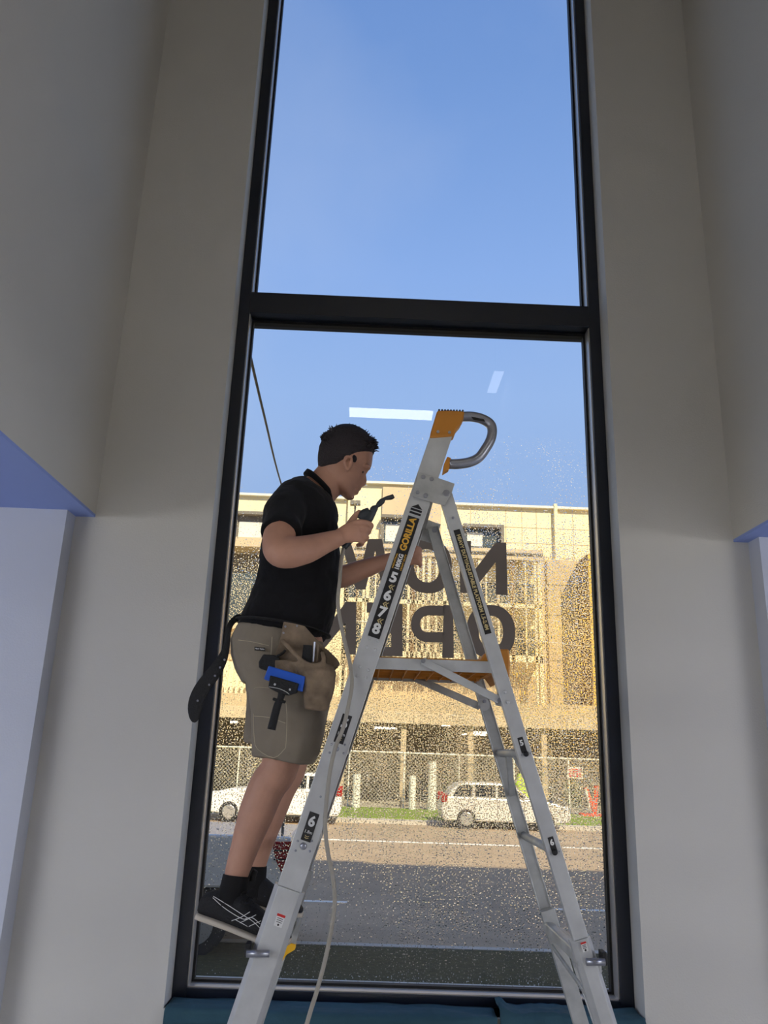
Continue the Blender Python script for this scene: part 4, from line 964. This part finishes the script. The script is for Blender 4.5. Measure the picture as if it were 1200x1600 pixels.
# ---- vehicles
def car(loc, length, m, face, label, hgt=1.5, wid=1.75, kind='suv'):
    """side on to the window; face = +1 nose to the right"""
    x0, y0, z0 = loc; r_ = empty('car', (x0, y0 + wid / 2, z0), label, 'car', 'cars parked across the street'); s = length
    def pt(u, h): return (x0 + face * (u - .5) * s, z0 + h * hgt / 1.5)
    prof = [(0, .42), (0, .75), (.015, .98), (.05, 1.04), (.68, 1.00), (.80, .98), (.95, .82), (.995, .68), (1.0, .42), (.97, .30), (.88, .26), (.02, .26)]
    top = [(.045, 1.02), (.075, 1.22), (.13, 1.44), (.20, 1.50), (.48, 1.50), (.58, 1.42), (.70, 1.00)]
    b = MB()
    P0 = [Vector((pt(*p)[0], y0 + .0, pt(*p)[1])) for p in prof]; b.prism(P0, (0, wid, 0)); o = b.build('body', m, r_, bevel=.05)
    b = MB(); P0 = [Vector((pt(*p)[0], y0 + .13, pt(*p)[1])) for p in top]; b.prism(P0, (0, wid - .26, 0)); b.build('cabin', m, r_, bevel=.06)
    for w_ in ([(.09, 1.05), (.12, 1.30), (.16, 1.42), (.24, 1.42), (.24, 1.05)], [(.26, 1.05), (.26, 1.43), (.42, 1.43), (.42, 1.05)], [(.44, 1.05), (.44, 1.43), (.50, 1.42), (.57, 1.36), (.65, 1.05)]):
        for yy, dv in ((y0 + .115, .02), (y0 + wid - .135, .02)):
            MB().prism([Vector((pt(*p)[0], yy, pt(*p)[1])) for p in w_], (0, dv, 0)).build('side_window', M_cglass, r_)
    for u in (.19, .80):
        for yy in (y0 - .01, y0 + wid - .20):
            c = Vector((pt(u, .33)[0], yy, z0 + .33)); wl = MB().cyl(c, c + Vector((0, .21, 0)), .33, 28).build('wheel', M_tyre, r_, bevel=.03)
            MB().cyl(c + Vector((0, -.012, 0)), c + Vector((0, .222, 0)), .22, 20).build('rim', M_rim, wl, bevel=.02)
    for yy in (y0 - .012, y0 + wid - .25):
        a, z_ = pt(.955, .70); MB().box((a - .14, yy, z_ - .02), (a + .12, yy + .26, z_ + .13)).build('headlight', M_head, r_, bevel=.03)
        a, z_ = pt(.02, .9); MB().box((a - .10, yy, z_ - .06), (a + .10, yy + .26, z_ + .22)).build('tail_light', M_tail, r_, bevel=.03)
    dl = MB()
    for u in (.25, .43, .64): a, _ = pt(u, 0); dl.box((a - .008, y0 - .006, z0 + .38), (a + .008, y0 + .01, z0 + 1.0))
    dl.build('door_lines', M_grey, r_)
    return r_
yc = gy(1299, 780) + .35
xa_, xb_ = P(690, 1290, yc).x, P(893, 1290, yc).x
car(((xa_ + xb_) / 2, yc, ZG), xb_ - xa_, M_cars, 1, 'silver hatchback parked across the street at the right, behind the rear ladder legs')
yc2 = gy(1286, 430) - .2
xa2, xb2 = P(312, 1280, yc2).x, P(532, 1280, yc2).x
car(((xa2 + xb2) / 2, yc2, ZG), xb2 - xa2, M_carw, -1, 'white wagon parked across the street, partly hidden by the leg of the person', hgt=1.62)
# white utility on the near kerb side, tail toward the right
Yu = 7.0
ute = empty('utility_truck', P(380, 1420, Yu), 'white utility truck parked close outside at the lower left with a tall red tail lamp', 'truck')
xr_ = P(456, 1330, Yu).x; zt_ = P(400, 1306, Yu).z; zb2 = P(400, 1392, Yu).z
MB().prism([Vector((xr_ - 4.6, Yu, zb2)), Vector((xr_ - .02, Yu, zb2 + .02)), Vector((xr_, Yu, zb2 + .25)), Vector((xr_ - .02, Yu, zt_)), Vector((xr_ - 2.2, Yu, zt_)), Vector((xr_ - 4.6, Yu, zt_ - .05))], (0, 1.75, 0)).build('tray_body', M_carw, ute, bevel=.03)
MB().prism([Vector((xr_ - 4.0, Yu + .1, zt_ - .02)), Vector((xr_ - 2.3, Yu + .1, zt_ - .02)), Vector((xr_ - 2.4, Yu + .1, zt_ + .55)), Vector((xr_ - 3.4, Yu + .1, zt_ + .55))], (0, 1.55, 0)).build('cab', M_carw, ute, bevel=.05)
MB().prism(Q([(424, 1315), (455, 1315), (456, 1340), (452, 1362), (440, 1366), (431, 1345)], Yu - .012), (0, .12, 0)).build('tail_light', M_tail, ute, bevel=.01)
tl = MB()
for py in (1328, 1342): tl.prism(Q([(427, py), (455, py), (455, py + 2), (428, py + 2)], Yu - .02), (0, .01, 0))
tl.build('lens_rib', M_rub, ute)
MB().box((P(438, 1300, Yu).x, Yu + .1, zt_), (P(442, 1300, Yu).x, Yu + .15, zt_ + .42)).build('rack_post', M_grey, ute)
MB().box((xr_ - 4.5, Yu + .06, zb2 - .22), (xr_ + .05, Yu + 1.7, zb2)).build('bumper', M_tyre, ute, bevel=.03)
for u in (1.1, 4.0):
    for yy in (Yu + .02, Yu + 1.5):
        c = Vector((xr_ - u, yy, ZG + .36)); wl = MB().cyl(c, c + Vector((0, .22, 0)), .36, 28).build('wheel', M_tyre, ute, bevel=.03)
        MB().cyl(c + Vector((0, -.012, 0)), c + Vector((0, .235, 0)), .22, 20).build('rim', M_rim, wl)
